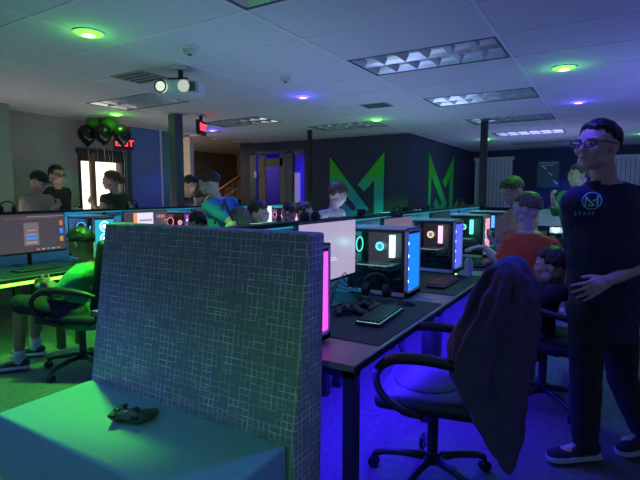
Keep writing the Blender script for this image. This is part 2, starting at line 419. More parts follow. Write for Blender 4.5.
# projector
p = thing('projector', 'white ceiling-mounted projector with two bright lenses', 'projector', (-3.37, 3.12, CH), YAW-.12)
MB().cyl((0,0,-.11), (0,0,0), .022).build('mount_pole', black, p); MB().bx(-.06, .06, -.06, .06, -.02, 0).build('ceiling_plate', white_pl, p)
MB().bx(-.09, .09, -.08, .08, -.125, -.1).build('bracket', black, p)
MB().bx(-.2, .15, -.13, .12, -.25, -.125).build('housing', mat('projector_white', (.6,.61,.63), .35), p, bevel=.018, seg=3)
MB().cyl((-.12,-.13,-.19), (-.12,-.165,-.19), .05, .045, 24).build('lens', glow('proj_lens', (.8,1,.75), .9), p)
MB().torus((-.12,-.165,-.19), (0,1,0), .05, .007).build('lens_ring', black, p)
MB().cyl((.08,-.13,-.185), (.08,-.145,-.185), .052, .05, 24).build('second_lens', glow('proj_lens2', (.9,1,.9), .55), p)
for k in range(5): MB().bx(.125+.012*k-.03*0, .131+.012*k, -.135, -.125, -.23, -.15).build('vent_slot', black, p)
MB().bx(.15, .2, -.1, .1, -.24, -.135).build('end_grille', mat('projector_white', ()), p, bevel=.01)
# exit signs
def exit_sign(loc, rz, lab, arrow=True):
    e = thing('exit_sign', lab, 'exit sign', loc, rz)
    MB().bx(-.15, .15, -.03, .03, -.2, 0).build('housing', mat('exit_housing', (.08,.02,.02), .5), e)
    text_mesh('lettering', 'EXIT', .145, frame_m((0,-.033,-.1), (1,0,0), (0,0,1)), glow('exit_red', (1,.03,.06), 5), e, .002)
    MB().bx(-.02, .02, -.02, .02, 0, .07).build('stem', black, e)
exit_sign((-6.9, 5.12, 2.34), R(70), 'red lit exit sign under the balloons near the bright door')
exit_sign((-5.12, 5.10, 2.47), R(118), 'red exit sign hanging just right of the square grey pillar')
# ---------------------------------------------------------------- desks
DZ = .72
desktop = mat('desk_grey_laminate', (.20,.20,.21), .4)
matm = mat('desk_mat_black', (.035,.045,.045), .75, bump=.1, bscale=400)
panelm = mat('divider_panel', (.55,.60,.62), .5)
def desk(label, loc, rz, group, L=1.2, D=.86):
    """local: front edge along y at x = 0, going back to x = -D"""
    t = thing('desk', label, 'desk', loc, rz, group)
    MB().bx(-D, 0, 0.002, L-.002, DZ-.03, DZ).build('tabletop', desktop, t, bevel=.003)
    MB().bx(-.004, .003, 0.002, L-.002, DZ-.034, DZ-.004).build('edge_band', black, t)
    for y in (.09, L-.09):
        for x in (-.06, -D+.06):
            MB().bx(x-.028, x+.028, y-.028, y+.028, 0, DZ-.03).build('leg', blackmetal, t)
        MB().bx(-D+.03, -.03, y-.028, y+.028, DZ-.085, DZ-.03).build('frame_rail', blackmetal, t)
    return t
def deskmat(label, loc, rz, L, D=.8, group='black desk mats'):
    o = MB().bx(-D, -.02, 0, L, 0, .004).build('desk_mat', matm, None); o.location = loc; o.rotation_euler.z = rz
    return tag(o, label, 'desk mat', group)
def divider(label, x, y0, y1, col, zt=1.245):
    t = thing('desk_divider', label, 'divider', (x, y0, DZ-.2))
    L = y1-y0
    MB().bx(-.012, .012, 0, L, 0, zt-DZ+.2-.02).build('panel', panelm, t)
    MB().bx(-.045, .045, -.01, L+.01, zt-DZ+.2-.025, zt-DZ+.2).build('cap', black, t)
    for s in (-1, 1):
        MB().bx(s*.014, s*.024, 0.02, L-.02, zt-DZ+.2-.037, zt-DZ+.2-.027).build('led_strip', glow('led_'+label[:12], col, .5), t)
    n = max(1, int(L/1.2))
    for k in range(n+1):
        MB().bx(-.02, .02, L/n*k-.015 if k else 0, L/n*k+.015 if k < n else L, 0, zt-DZ+.2-.03).build('post', black, t)
    return t
ORD = ['nearest', 'second', 'third', 'fourth', 'fifth']
XA = -.862; XC = -4.2
YA0 = 1.69
for k in range(5):
    desk(f'black-legged grey desk in the right-hand row, {ORD[k]} to the camera', (XA, YA0+1.2*k, 0), 0, 'desks of the right-hand row')
    desk(f'grey desk behind the right-hand divider, {ORD[k]} to the camera', (XA-1.79, YA0+1.2*k+1.2, 0), math.pi, 'desks facing away behind the right-hand divider')
divider('black-capped teal-lit divider along the right-hand computer row', XA-.895, YA0, YA0+6.0, (.02,.62,.9))
YC0 = 1.3
for k in range(5):
    desk(f'dark desk in the left-hand row, {ORD[k]} to the left edge', (XC, YC0+1.2*k, 0), 0, 'desks of the left-hand row')
divider('black-capped blue-lit divider behind the left-hand computer row', XC-.895, YC0-.6, YC0+6.3, (.02,.35,.9))
# row facing the camera far away, and the desk to the right of the man
desk('dark desk with computers far behind the orange shirt', (-1.9, 8.9, 0), -math.pi/2, 'far desks', L=2.6)
desk('dark desk behind the standing man at the right edge', (.30, 4.7+1.6, 0), math.pi, 'right side desk', L=1.9)
for k, (y, l) in enumerate(((1.98, .98), (3.24, .90), (4.42, .92), (5.6, .9))):
    deskmat(f'black desk mat on the right-hand row, {ORD[k]} to the camera', (XA-.004, y, DZ+.0005), 0, l)
for k in range(3):
    deskmat(f'dark desk mat on the left-hand row, {ORD[k]} to the left edge', (XC-.004, 1.95+1.23*k, DZ+.0005), 0, .92)
# led light strip along the front edge of the left row
ls = thing('light_strip', 'bright green glowing light strip under the front edge of the left desk', 'light strip', (XC+.02, 1.3, DZ-.045))
MB().bx(-.006, .006, 0, 1.14, -.012, .012).build('tube', glow('strip_green', (.2,1.,.05), 4.5), ls)
MB().bx(-.012, -.006, -.01, 1.15, -.016, .016).build('channel', black, ls)
# ---------------------------------------------------------------- computers
case_white = mat('case_white', (.70,.72,.76), .35)
dark_in = mat('case_interior', (.02,.025,.03), .5)
board = mat('circuit_board', (.012,.02,.022), .5, var=.6, scale=40)
tint = glass_mat('tinted_glass', (.72,.76,.80), .07)
metalg = mat('graphics_card_shroud', (.14,.15,.17), .35, metal=.4)
def computer(label, loc, rz, front, ring, ram, group='gaming computers of the right-hand row', fans=False, fs=1.0, casem=None, fcol=None):
    """local: front face at x=0 looking along +x, glass side toward -y; 0.46 deep, 0.26 wide, 0.47 high"""
    cm = casem or case_white
    t = thing('gaming_computer', label, 'computer', loc, rz, group)
    Wd, D, H = .255, .46, .475; z0 = .012
    b = MB()
    b.bx(-D, 0, 0, Wd, H-.012, H).bx(-D, 0, 0, Wd, z0, z0+.03)            # top, bottom
    b.bx(-D, -D+.01, 0, Wd, z0, H).bx(-D, 0, Wd-.008, Wd, z0, H)          # back, far side
    b.bx(-.022, 0, 0, .02, z0, H).bx(-.022, 0, Wd-.02, Wd, z0, H).bx(-.022, 0, 0, Wd, z0, .055).bx(-.022, 0, 0, Wd, H-.02, H)
    b.build('case', cm, t, bevel=.003)
    MB().bx(-D+.01, -.03, .004, .007, z0+.03, H-.012).build('side_glass', tint, t)
    e = MB(); e.bx(-D+.01, -.022, 0, .004, H-.032, H-.012).bx(-D+.01, -.022, 0, .004, z0+.03, z0+.06).bx(-.045, -.022, 0, .004, z0+.05, H-.03).bx(-D+.01, -D+.025, 0, .004, z0+.05, H-.03)
    e.build('glass_border', black, t)
    MB().bx(-D+.01, -.03, Wd-.03, Wd-.01, z0+.03, H-.012).build('interior_tray', dark_in, t)
    mb_ = MB().bx(-D+.05, -.12, Wd-.045, Wd-.03, .14, H-.04).build('motherboard', board, t)
    f = front if isinstance(front, bpy.types.Material) else glow('front_'+fcol, front, fs)
    MB().bx(-.012, -.004, .022, Wd-.022, .06, H-.04).build('front_panel', f, t)
    MB().bx(-.010, -.002, .022, Wd-.022, H-.038, H-.022).build('front_slot', black, t)
    rg = glow('ring_%.1f_%.1f_%.1f' % ring, ring, 3.2)
    ck = MB().cyl((-.27, Wd-.045, .33), (-.27, Wd-.1, .33), .034, .034, 20).build('cpu_cooler', metalg, t, smooth=False)
    MB().torus((-.27, Wd-.102, .33), (0,1,0), .026, .007, 20, 6).build('light_ring', rg, ck)
    MB().cyl((-.27, Wd-.1, .33), (-.27, Wd-.103, .33), .016, .016, 16).build('cooler_cap', glow('cap_blue', (.1,.4,1), 1.5), ck)
    rm = glow('ram_%.1f_%.1f_%.1f' % ram, ram, 4.5)
    for k in range(2):
        MB().bx(-.205+.022*k, -.196+.022*k, Wd-.085, Wd-.045, .25, .41).build('memory_stick', rm, t)
    gc = MB().bx(-D+.04, -.13, .05, Wd-.045, .17, .21).build('graphics_card', metalg, t, bevel=.004)
    MB().bx(-D+.06, -.16, .046, .05, .203, .208).build('light_bar', glow('gpu_bar', (.5,.9,1), .8), gc)
    MB().bx(-D+.02, -.03, .03, Wd-.03, z0+.03, .125).build('power_shroud', dark_in, t)
    fb = MB().cyl((-D+.02, Wd/2, .34), (-D+.04, Wd/2, .34), .058, .058, 24).build('rear_fan', dark_in, t)
    MB().torus((-D+.042, Wd/2, .34), (1,0,0), .052, .004, 24, 6).build('light_ring', rg, fb)
    for k in range(3):
        z = .115+.125*k
        fz = MB().cyl((-.055, Wd/2, z), (-.035, Wd/2, z), .058, .058, 24).build('front_fan', dark_in, t)
        if fans:
            MB().torus((-.002, Wd/2, z), (1,0,0), .05, .009, 24, 6).build('light_ring', glow('fanring_'+fcol, (.35,.9,1.), 2.2), fz)
            MB().cyl((-.004, Wd/2, z), (.004, Wd/2, z), .022, .022, 16).build('hub', glow('hub_'+fcol, (.9,1.,1.), 3), fz)
        else:
            MB().torus((-.033, Wd/2, z), (1,0,0), .05, .006, 24, 6).build('light_ring', rg, fz)
    if not fans:
        for k in range(4): MB().sph((-.003, .027, .12+.085*k), (.003, .005, .011)).build('edge_light', glow('edge_light', (.55,.8,1), 4), t)
    pl = bpy.data.lights.new('case_glow', 'POINT'); pl.color = ring; pl.energy = .7; pl.shadow_soft_size = .02
    po_ = bpy.data.objects.new('case_glow', pl); COL.objects.link(po_); po_.parent = t; po_.location = (-.16, .06, .36)
    for x in (-.04, -D+.04):
        for y in (.03, Wd-.03): MB().cyl((x, y, 0), (x, y, .014), .014, .014, 10).build('foot', black, t)
    return t
PCX = XA-.262
rowA = [(1.693, (1,.09,.75), (.9,.2,.9), (1,.2,.8), 'pink', 'pink-fronted white computer just behind the bench corner', 1.5),
        (2.965, (.01,.24,1), (.1,1,.6), (.5,1,.9), 'azure', 'azure-fronted white computer beside the pale blank monitor', 1.1),
        (4.10, (.10,.12,1), (1,.5,.2), (1,.35,.6), 'violet', 'blue-violet fronted computer behind the second keyboard', 1.2),
        (5.25, (.95,.32,.5), (.2,.9,.4), (.1,1,.5), 'rose', 'rose-fronted white computer beside the hand of the orange-shirted boy', 1.2),
        (6.40, (.03,.1,.6), (.1,.2,.9), (.1,.3,1), 'navy', 'dark blue lit computer furthest along the right-hand row', .6)]
for y, fc, ring, ram, nm, lab, fs in rowA:
    computer(lab, (PCX, y, DZ), 0, fc, ring, ram, fcol=nm, fs=fs)
PCC = -4.47
rowC = [(2.92, (.03,.55,.75), (.1,.5,.9), (.9,.3,.9), 'teal', 'teal-fronted computer with three glowing fans at the left', True, .9),
        (4.15, (.85,.05,.85), (1,.25,.3), (1,.55,.15), 'magenta', 'magenta-fronted computer in the left row beyond the bench', False, 1.6),
        (5.40, (.1,.3,1.), (.2,.6,1), (.3,.7,1), 'sky', 'blue computer partly hidden by the backpack', True, 1.),
        (6.42, (.95,.3,.9), (1,.3,.6), (1,.3,.7), 'orchid', 'pink-lit computer at the far end of the left row', False, 1.6)]
for y, fc, ring, ram, nm, lab, fn, fs in rowC:
    computer(lab, (PCC, y, DZ), 0, fc, ring, ram, 'gaming computers of the left-hand row', fans=fn, fcol=nm, fs=fs)
for k, y in enumerate((2.86, 4.06, 5.26, 6.46)):
    computer(f'white computer behind the right-hand divider with only its top showing, {ORD[k]} to the camera', (XA-1.79+.27, y+.255, DZ), math.pi, (.02,.3,.6), (.1,.6,.8), (.1,.6,.9), 'computers behind the right-hand divider', fcol='teal_dim', fs=.6)
computer('white-lit computer on the far desk seen right of the orange shirt', (-.86, 8.65, DZ), -math.pi/2, (.6,.75,1), (1,.8,.2), (.9,.9,1), 'far computers', fans=True, fcol='white_far', fs=.8)
computer('black computer with a yellow glowing ring on the far desk', (-1.28, 8.65, DZ), -math.pi/2, (.02,.03,.05), (1,.8,.1), (.7,.9,1), 'far computers', fcol='dark_far', fs=.3, casem=black)
# ---------------------------------------------------------------- monitors
def monitor(label, loc, rz, W=.62, H=.365, scr=None, zb=.15, group='monitors of the right-hand row'):
    """local: screen faces +x, spans y 0..W, stand at x<0"""
    t = thing('monitor', label, 'monitor', loc, rz, group)
    MB().bx(-.035, 0, 0, W, zb, zb+H).build('housing', black, t, bevel=.004)
    s = MB().bx(-.001, .0015, .008, W-.008, zb+.018, zb+H-.008).build('screen', scr, t)
    MB().cyl((-.06, W/2, .012), (-.06, W/2, zb+.12), .018).build('stand_neck', black, t, smooth=True)
    MB().bx(-.16, .04, W/2-.11, W/2+.11, 0, .012).build('stand_base', black, t, bevel=.005)
    MB().bx(-.06, -.03, W/2-.05, W/2+.05, zb+.08, zb+.18).build('stand_mount', black, t)
    return t, s
def screen_mat(name, c0, c1, s):
    m = mat(name, (.02,.02,.02), .3, em=c0, es=s, var=0); nt = m.node_tree; b = nt.nodes['Principled BSDF']
    nz = nt.nodes.new('ShaderNodeTexNoise'); nz.inputs['Scale'].default_value = 3
    cr = nt.nodes.new('ShaderNodeValToRGB'); cr.color_ramp.elements[0].color = (*c0, 1); cr.color_ramp.elements[1].color = (*c1, 1)
    tc = nt.nodes.new('ShaderNodeTexCoord'); nt.links.new(tc.outputs['Object'], nz.inputs['Vector'])
    nt.links.new(nz.outputs['Fac'], cr.inputs[0]); nt.links.new(cr.outputs[0], b.inputs['Emission Color'])
    return m
def ui(parent, x, y0, y1, z0, z1, m, nm='interface_panel'):
    return MB().bx(x, x+.001, y0, y1, z0, z1).build(nm, m, parent)
lilac = screen_mat('screen_lilac', (.42,.35,.55), (.50,.42,.62), .95)
t, s = monitor('large pale lilac blank monitor beside the azure-fronted computer', (XA-.60, 2.17, DZ+.005), 0, W=.70, H=.385, scr=lilac)
for k, (a, b_) in enumerate(((.30,.42), (.34,.44), (.30,.36))): ui(s, .002, a, b_, .30-.014*k, .303-.014*k, glow('ui_white', (.9,.9,1), 1.2), 'text_line')
monitor('dim mauve monitor partly hidden behind the azure-fronted computer', (XA-.60, 3.34, DZ+.005), 0, scr=screen_mat('screen_mauve', (.16,.14,.22), (.2,.16,.26), .8))
monitor('dark monitor behind the third keyboard of the right-hand row', (XA-.60, 4.5, DZ+.005), 0, scr=screen_mat('screen_dark', (.02,.03,.05), (.03,.05,.08), .6))
dkscr = screen_mat('screen_charcoal', (.085,.07,.095), (.12,.095,.12), .65)
GC = 'monitors of the left-hand row'
t, s = monitor('dark grey monitor showing a login dialog in front of the seated boy', (XC-.56, 2.12, DZ+.005), 0, W=.68, H=.39, scr=dkscr, zb=.12, group=GC)
uw = glow('ui_dialog', (.36,.34,.40), .9); ub = glow('ui_blue', (.05,.2,.7), 1.2); ur = glow('ui_orange', (.7,.18,.1), .8); uk = glow('ui_dim', (.22,.18,.2), .8)
ui(s, .002, .27, .41, .20, .42, uk, 'login_dialog'); ui(s, .0035, .29, .39, .255, .285, ub, 'blue_button'); ui(s, .0035, .30, .38, .34, .35, uw, 'text_line'); ui(s, .0035, .29, .39, .30, .31, uw, 'text_line'); ui(s, .0035, .29, .39, .22, .235, uw, 'text_line')
ui(s, .002, .10, .60, .462, .464, ur, 'orange_line'); ui(s, .002, .3, .66, .475, .48, uw, 'tool_bar')
for k in range(5): ui(s, .002, .38+.05*k, .41+.05*k, .15, .165, (ur, uw, ub, uw, ur)[k], 'task_icon')
for k, m_ in enumerate((glow('ui_gold', (.6,.35,.1), .8), ub, ur)): ui(s, .002, .615, .65, .22+.08*k, .27+.08*k, m_, 'side_icon')
t, s = monitor('monitor showing a bright picture behind the top left bench corner', (XC-.56, 3.48, DZ+.005), 0, W=.64, H=.38, scr=dkscr, zb=.12, group=GC)
ui(s, .002, .14, .42, .33, .47, glow('ui_pic', (.75,.72,.85), 1.1), 'bright_picture'); ui(s, .0035, .14, .19, .33, .47, glow('ui_pic2', (.9,.35,.15), 1.), 'orange_picture'); ui(s, .0035, .22, .4, .37, .39, uw, 'text_line')
for k in range(4): ui(s, .002, .47+.035*k, .495+.035*k, .40, .44, (ub, glow('ui_gold', ()), uw, ur)[k], 'side_icon')
monitor('bright white-blue monitor far along the left row', (XC-.56, 5.7, DZ+.005), 0, W=.6, H=.38, scr=screen_mat('screen_white', (.55,.75,1.), (.8,.9,1.), 1.2), zb=.12, group=GC)
monitor('dim monitor on the left row behind the blue backpack', (XC-.56, 4.6, DZ+.005), 0, W=.6, H=.38, scr=dkscr, zb=.12, group=GC)
monitor('small glowing monitor on the far desk by the orange shirt', (-1.08, 8.5, DZ), -math.pi/2, W=.5, H=.3, scr=screen_mat('screen_far', (.02,.06,.08), (.1,.2,.3), .9), zb=.16, group='far monitors')
# ---------------------------------------------------------------- keyboards, mice
keym = mat('key_black', (.03,.03,.035), .45)
rgbline = None
def kb_light(name, a, b_):
    m = mat(name, (.02,.02,.02), .5, em=a, es=1, var=0); nt = m.node_tree; b = nt.nodes['Principled BSDF']
    w_ = nt.nodes.new('ShaderNodeTexWave'); w_.inputs['Scale'].default_value = 3; w_.inputs['Distortion'].default_value = 2
    tc = nt.nodes.new('ShaderNodeTexCoord'); cr = nt.nodes.new('ShaderNodeValToRGB'); cr.color_ramp.elements[0].color = (*a, 1); cr.color_ramp.elements[1].color = (*b_, 1)
    nt.links.new(tc.outputs['Object'], w_.inputs[0]); nt.links.new(w_.outputs['Color'], cr.inputs[0]); nt.links.new(cr.outputs[0], b.inputs['Emission Color']); b.inputs['Emission Strength'].default_value = .8
    return m
def keyboard(label, loc, rz, glowm, detail=True, group='keyboards'):
    t = thing('keyboard', label, 'keyboard', loc, rz, group)
    Wk, Dk = .40, .145   # y length, x depth; front edge at x=0
    MB().bx(-Dk, 0, 0, Wk, 0, .018).build('base', keym, t, bevel=.004)
    MB().bx(-Dk+.008, -.008, .006, Wk-.006, .018, .0195).build('backlight', glowm, t)
    rows, n = 5, 15; pk = (Wk-.016)/n; pr_ = (Dk-.018)/rows
    if detail:
        src = None
        for r_ in range(rows):
            c = 0
            while c < n:
                w_ = 1
                if r_ == 0 and c == 4: w_ = 5
                y0 = .008+pk*c; x1 = -.009-pr_*r_
                if w_ == 1 and src is not None:
                    o = src.copy(); COL.objects.link(o); o.location = (x1, y0, .0195)
                else:
                    o = MB().bx(-pr_+.003, 0, .0015, pk*w_-.0015, 0, .012).build('key', keym, None, bevel=.002, seg=1); o.location = (x1, y0, .0195)
                    if w_ == 1: src = o
                o.parent = t; c += w_
    else:
        b = MB()
        for r_ in range(rows):
            for c in range(n): b.bx(-.009-pr_*(r_+1)+.003, -.009-pr_*r_, .008+pk*c+.0015, .008+pk*(c+1)-.0015, .0195, .031)
        b.build('keycaps', keym, t)
    return t
kl1 = kb_light('keys_cyan_orange', (.1,.55,.65), (.5,.75,.8)); kl2 = kb_light('keys_dim_blue', (.04,.05,.2), (.1,.12,.3)); kl3 = kb_light('keys_teal', (.05,.2,.2), (.1,.25,.3))
keyboard('backlit black keyboard nearest the camera with cyan glowing key rows', (XA-.13, 2.24, DZ+.006), R(4), kl1)
keyboard('black keyboard in front of the azure-fronted computer, beside the mouse', (XA-.14, 3.40, DZ+.006), 0, kl2)
keyboard('black keyboard lying behind the water bottle', (XA-.12, 4.60, DZ+.006), 0, kl2, False)
keyboard('long dark keyboard in front of the login screen', (XC-.22, 2.16, DZ+.006), 0, kl3)
keyboard('dark keyboard hidden behind the green shirt in the left row', (XC-.22, 3.5, DZ+.006), 0, kl3, False)
keyboard('dark keyboard on the desk behind the standing man', (.55, 5.6, DZ+.001), math.pi, kl2, False)
def mouse(label, loc, rz, lit=None):
    t = thing('mouse', label, 'mouse', loc, rz, 'computer mice')
    b = MB(); b.sph((0,0,.0), (.062,.033,.036), u=20, v=12)
    bmesh.ops.bisect_plane(b.bm, geom=b.bm.verts[:]+b.bm.edges[:]+b.bm.faces[:], plane_co=(0,0,0.0), plane_no=(0,0,-1), clear_outer=True)
    bmesh.ops.holes_fill(b.bm, edges=b.bm.edges, sides=100)
    b.build('shell', keym, t, smooth=True)
    MB().cyl((-.03,-.004,.031), (-.03,.004,.031), .009, .009, 12).build('scroll_wheel', lit or black, t)
    MB().bx(-.055, -.005, -.001, .001, .024, .0345).build('button_gap', black, t)
    return t
mouse('black mouse at the end of the nearest backlit keyboard', (XA-.20, 2.80, DZ+.005), R(10))
mouse('black mouse with a yellow-green light beside the water bottle', (XA-.17, 3.93, DZ+.005), R(15), glow('mouse_lime', (.7,1,.1), 2.5))
mouse('black mouse on the left row behind the seated boy', (XC-.2, 2.68, DZ+.005), 0)
# paper card on the bare strip of desk
tag(MB().bx(-.05, .05, -.035, .035, 0, .002).build('paper_card', mat('card_white', (.4,.4,.42), .7), None), 'small pale card lying on the bare desk strip beside the azure computer', 'card')
bpy.data.objects['paper_card'].location = (XA-.13, 3.1, DZ+.001)
# water bottle
wb = thing('water_bottle', 'clear plastic water bottle on the right-hand desk with pale label', 'bottle', (XA-.13, 4.06, DZ+.002))
MB().lathe((0,0,0), [(.028,0), (.033,.006), (.033,.05), (.031,.055), (.033,.06), (.033,.125), (.028,.14), (.013,.165), (.013,.175)], 24).build('body', mat('bottle_plastic', (.7,.72,.9), .2, trans=.15), wb, smooth=True)
MB().lathe((0,0,.06), [(.0338,0), (.0338,.055)], 24).build('bottle_label', mat('label_paper', (.6,.58,.85), .6), wb)
MB().lathe((0,0,.172), [(.016,0), (.016,.016), (.013,.018)], 20).build('cap', white_pl, wb)
# headsets, webcams
def headset(label, loc, rz, tilt=0, col=black, sc=1.):
    t = thing('headset', label, 'headset', loc, rz, 'headsets')
    t.scale = (sc,)*3
    t.rotation_euler.x = tilt
    MB().torus((0,0,.09), (0,1,0), .085, .010, 24, 8, 0, math.pi).build('headband', col, t, smooth=True)
    for s_ in (-1, 1):
        c = MB().cyl((s_*.092,0,.075), (s_*.058,0,.07), .042, .045, 20).build('ear_cup', col, t, bevel=.006)
        MB().torus((s_*.058,0,.07), (1,0,0), .034, .012, 20, 8).build('ear_pad', mat('ear_foam', (.04,.04,.045), .8), c, smooth=True)
        MB().cyl((s_*.085,0,.09), (s_*.083,0,.13), .006).build('slider', blackmetal, t)
    MB().tube([(-.09,.03,.06), (-.085,.09,.03), (-.05,.13,.02)], .004).build('microphone', col, t, smooth=True)
    return t
CAPZ = 1.245
headset('black headset leaning against the azure-fronted computer glass', (XA-.42, 2.82, DZ+.006), R(10))
headset('dark headset sitting on the divider above the pale monitor', (XA-.895, 2.76, CAPZ-.035), R(80), sc=.8)
headset('dark headset on the divider behind the azure-fronted computer', (XA-.60, 3.60, 1.238-.027), R(85), sc=.7)
headset('dark headset on the divider, third from the bench', (XA-.895, 5.15, CAPZ-.03), R(90), sc=.8)
headset('dark headset lying on the divider far along the right row', (XA-.895, 6.6, CAPZ-.03), R(60), sc=.8)
headset('black headset standing on the left divider above the login screen', (XC-.895, 2.42, CAPZ-.03), R(70), sc=.75)
headset('black headset standing on the left divider near the blue wall panel', (XC-.895, 3.86, CAPZ-.03), R(60), sc=.75)
headset('black headset on the left divider in front of the blue doorway', (XC-.895, 6.3, CAPZ-.03), R(60), sc=.8)
headset('black headset on the desk behind the standing man at right', (.62, 5.2, DZ-.025), R(40), sc=.9)
def webcam(label, loc, rz):
    t = thing('webcam', label, 'webcam', loc, rz, 'webcams on the dividers')
    MB().bx(-.03, .02, -.03, .03, 0, .02).build('clip', black, t, bevel=.004)
    MB().bx(-.02, .02, -.05, .05, .02, .055).build('camera_body', black, t, bevel=.008)
    MB().cyl((.02,0,.037), (.027,0,.037), .013).build('lens', mat('lens_glass', (.01,.01,.02), .05), t)
webcam('black webcam on the divider between the emblem and the pale monitor', (XA-.895, 3.55, CAPZ), 0)
webcam('black webcam on the divider under the right edge of the emblem', (XA-.895, 4.55, CAPZ), 0)
# cables behind the pale monitor and a controller pair on the desk
def controller(label, loc, rz, m, sc=1.):
    t = thing('game_controller', label, 'game controller', loc, rz, 'game controllers'); t.scale = (sc,)*3
    b = MB()
    b.sph((0,0,.028), (.062,.034,.020)).sph((0,.012,.03), (.055,.022,.02))
    for s_ in (-1, 1):
        b.chain([(s_*.045,.005,.027), (s_*.062,-.03,.022), (s_*.068,-.062,.018)], [.026,.022,.015])
        b.sph((s_*.045,.022,.03), (.022,.02,.017))
    o = b.build('shell', m, t, smooth=True)
    r_ = o.modifiers.new('remesh', 'REMESH'); r_.mode = 'VOXEL'; r_.voxel_size = .003; r_.use_smooth_shade = True
    sm = o.modifiers.new('smooth', 'SMOOTH'); sm.iterations = 4
    for p_ in ((-.042,.012), (.022,-.012)):
        MB().lathe((p_[0], p_[1], .044), [(.006,0), (.006,.01), (.011,.012), (.011,.016), (.008,.015)], 16).build('thumbstick', black, t)
    for dx, dy in ((0,.009), (0,-.009), (.009,0), (-.009,0)):
        MB().cyl((.042+dx, .012+dy, .045), (.042+dx, .012+dy, .053), .0048, .0045, 12).build('button', mat('button_dark', (.03,.04,.03), .3), t)
    MB().bx(-.031, -.011, -.016, -.010, .044, .051).bx(-.024, -.018, -.023, -.003, .044, .051).build('direction_pad', black, t)
    MB().cyl((0,.018,.045), (0,.018,.051), .007, .007, 16).build('centre_button', mat('button_grey', (.3,.35,.3), .4), t)
    for s_ in (-1, 1): MB().bx(s_*.03, s_*.06, .03, .046, .03, .043).build('bumper', black, t, bevel=.004)
    return t
controller('black game controller lying on the desk left of the nearest keyboard', (XA-.42, 2.42, DZ+.004), R(40), keym)
controller('black game controller on the desk under the pale monitor', (XA-.35, 2.60, DZ+.004), R(-30), keym, .9)
cb = MB()
for k in range(4):
    pts = [(XA-.42-.02*k, 2.2+.03*k, DZ+.01), (XA-.5, 2.3+.05*k, DZ+.10+.03*k), (XA-.52, 2.42+.05*k, DZ+.16+.02*k), (XA-.50, 2.6+.03*k, DZ+.1), (XA-.48, 2.7+.02*k, DZ+.01)]
    q = []
    for i in range(len(pts)-1):
        for s_ in range(4):
            q.append(V(pts[i]).lerp(V(pts[i+1]), s_/4))
    cb.tube(q+[V(pts[-1])], .003, 6)
tag(cb.build('cable', black, None, smooth=True), 'loose black cables looping under the pale monitor', 'cable')
# ---------------------------------------------------------------- office chairs
leather = mat('black_leather', (.018,.018,.02), .5, spec=.3, bump=.15, bscale=120)
def office_chair(label, loc, rz, group='office chairs', backrest=True):
    """faces local +y"""
    t = thing('office_chair', label, 'chair', loc, rz, group)
    for k in range(5):
        a = 2*math.pi*k/5+.3; c, s_ = math.cos(a), math.sin(a)
        lg = MB().tube([(.03*c,.03*s_,.115), (.14*c,.14*s_,.112), (.24*c,.24*s_,.095), (.30*c,.30*s_,.07)], [.024,.021,.018,.015], 8).build('base_leg', blackmetal, t, smooth=True)
        cs = MB(); 
        for o_ in (-.013, .013): cs.cyl((.30*c-s_*o_-s_*.007, .30*s_+c*o_+c*.007, .028), (.30*c-s_*o_+s_*.007, .30*s_+c*o_-c*.007, .028), .028, .028, 16)
        cs.cyl((.30*c,.30*s_,.03), (.30*c,.30*s_,.075), .009)
        cs.build('caster', black, lg)
    MB().cyl((0,0,.09), (0,0,.15), .04).cyl((0,0,.15), (0,0,.40), .027).build('gas_post', blackmetal, t, smooth=False)
    MB().bx(-.12, .12, -.13, .13, .385, .415).build('tilt_plate', blackmetal, t, bevel=.005)
    sb = MB().box((0,.0,.465), (.50,.50,.085)).build('seat', leather, t, smooth=True); sb.modifiers.new('sub', 'SUBSURF').levels = 3; sb.modifiers['sub'].render_levels = 3
    sb.modifiers['sub'].subdivision_type = 'CATMULL_CLARK'; bv = sb.modifiers.new('b', 'BEVEL'); bv.width = .05; bv.segments = 3
    bpy_mods_reorder(sb)
    cu = MB().sph((0,.03,.502), (.17,.17,.018)).build('seat_cushion', leather, t, smooth=True)
    if backrest:
        bk = MB().box((0,-.27,.80), (.46,.09,.56), Euler((R(9),0,0)).to_matrix()).build('backrest', leather, t, smooth=True)
        bv = bk.modifiers.new('b', 'BEVEL'); bv.width = .04; bv.segments = 4
        MB().tube([(0,-.05,.40), (0,-.24,.42), (0,-.30,.6)], .02).build('back_bracket', blackmetal, t)
    for s_ in (-1, 1):
        x = s_*.275
        pts = [(x*.85,.02,.43), (x,.10,.46), (x,.20,.53), (x,.22,.62), (x,.16,.685), (x,.05,.705), (x,-.08,.70), (x,-.2,.68), (x*.95,-.27,.655)]
        q = []
        for i in range(len(pts)-1):                         # smooth the loop
            p0 = V(pts[max(i-1, 0)]); p1 = V(pts[i]); p2 = V(pts[i+1]); p3 = V(pts[min(i+2, len(pts)-1)])
            for j in range(4):
                u_ = j/4
                q.append(.5*((2*p1)+(-p0+p2)*u_+(2*p0-5*p1+4*p2-p3)*u_**2+(-p0+3*p1-3*p2+p3)*u_**3))
        n_ = len(q)
        MB().tube(q+[V(pts[-1])], [.017+.010*max(0, math.sin(math.pi*(i/n_-.35)/.6)) if i/n_ > .35 else .017 for i in range(n_+1)], 10).build('armrest', black, t, smooth=True)
    return t
def bpy_mods_reorder(o):
    o.modifiers.move(o.modifiers.find('b'), 0)
    o.modifiers['sub'].levels = 1; o.modifiers['sub'].render_levels = 1
ch0 = office_chair('black office chair with a jacket hung over its back, in the foreground', (-.695, 2.225, 0), R(100), 'office chairs')
def chair(lab, x, y, rz): return dup(ch0, (x, y, 0), rz, lab, 'office chairs')
chair('black office chair carrying the dark-haired seated boy beside the standing man', -.33, 3.44, R(80))
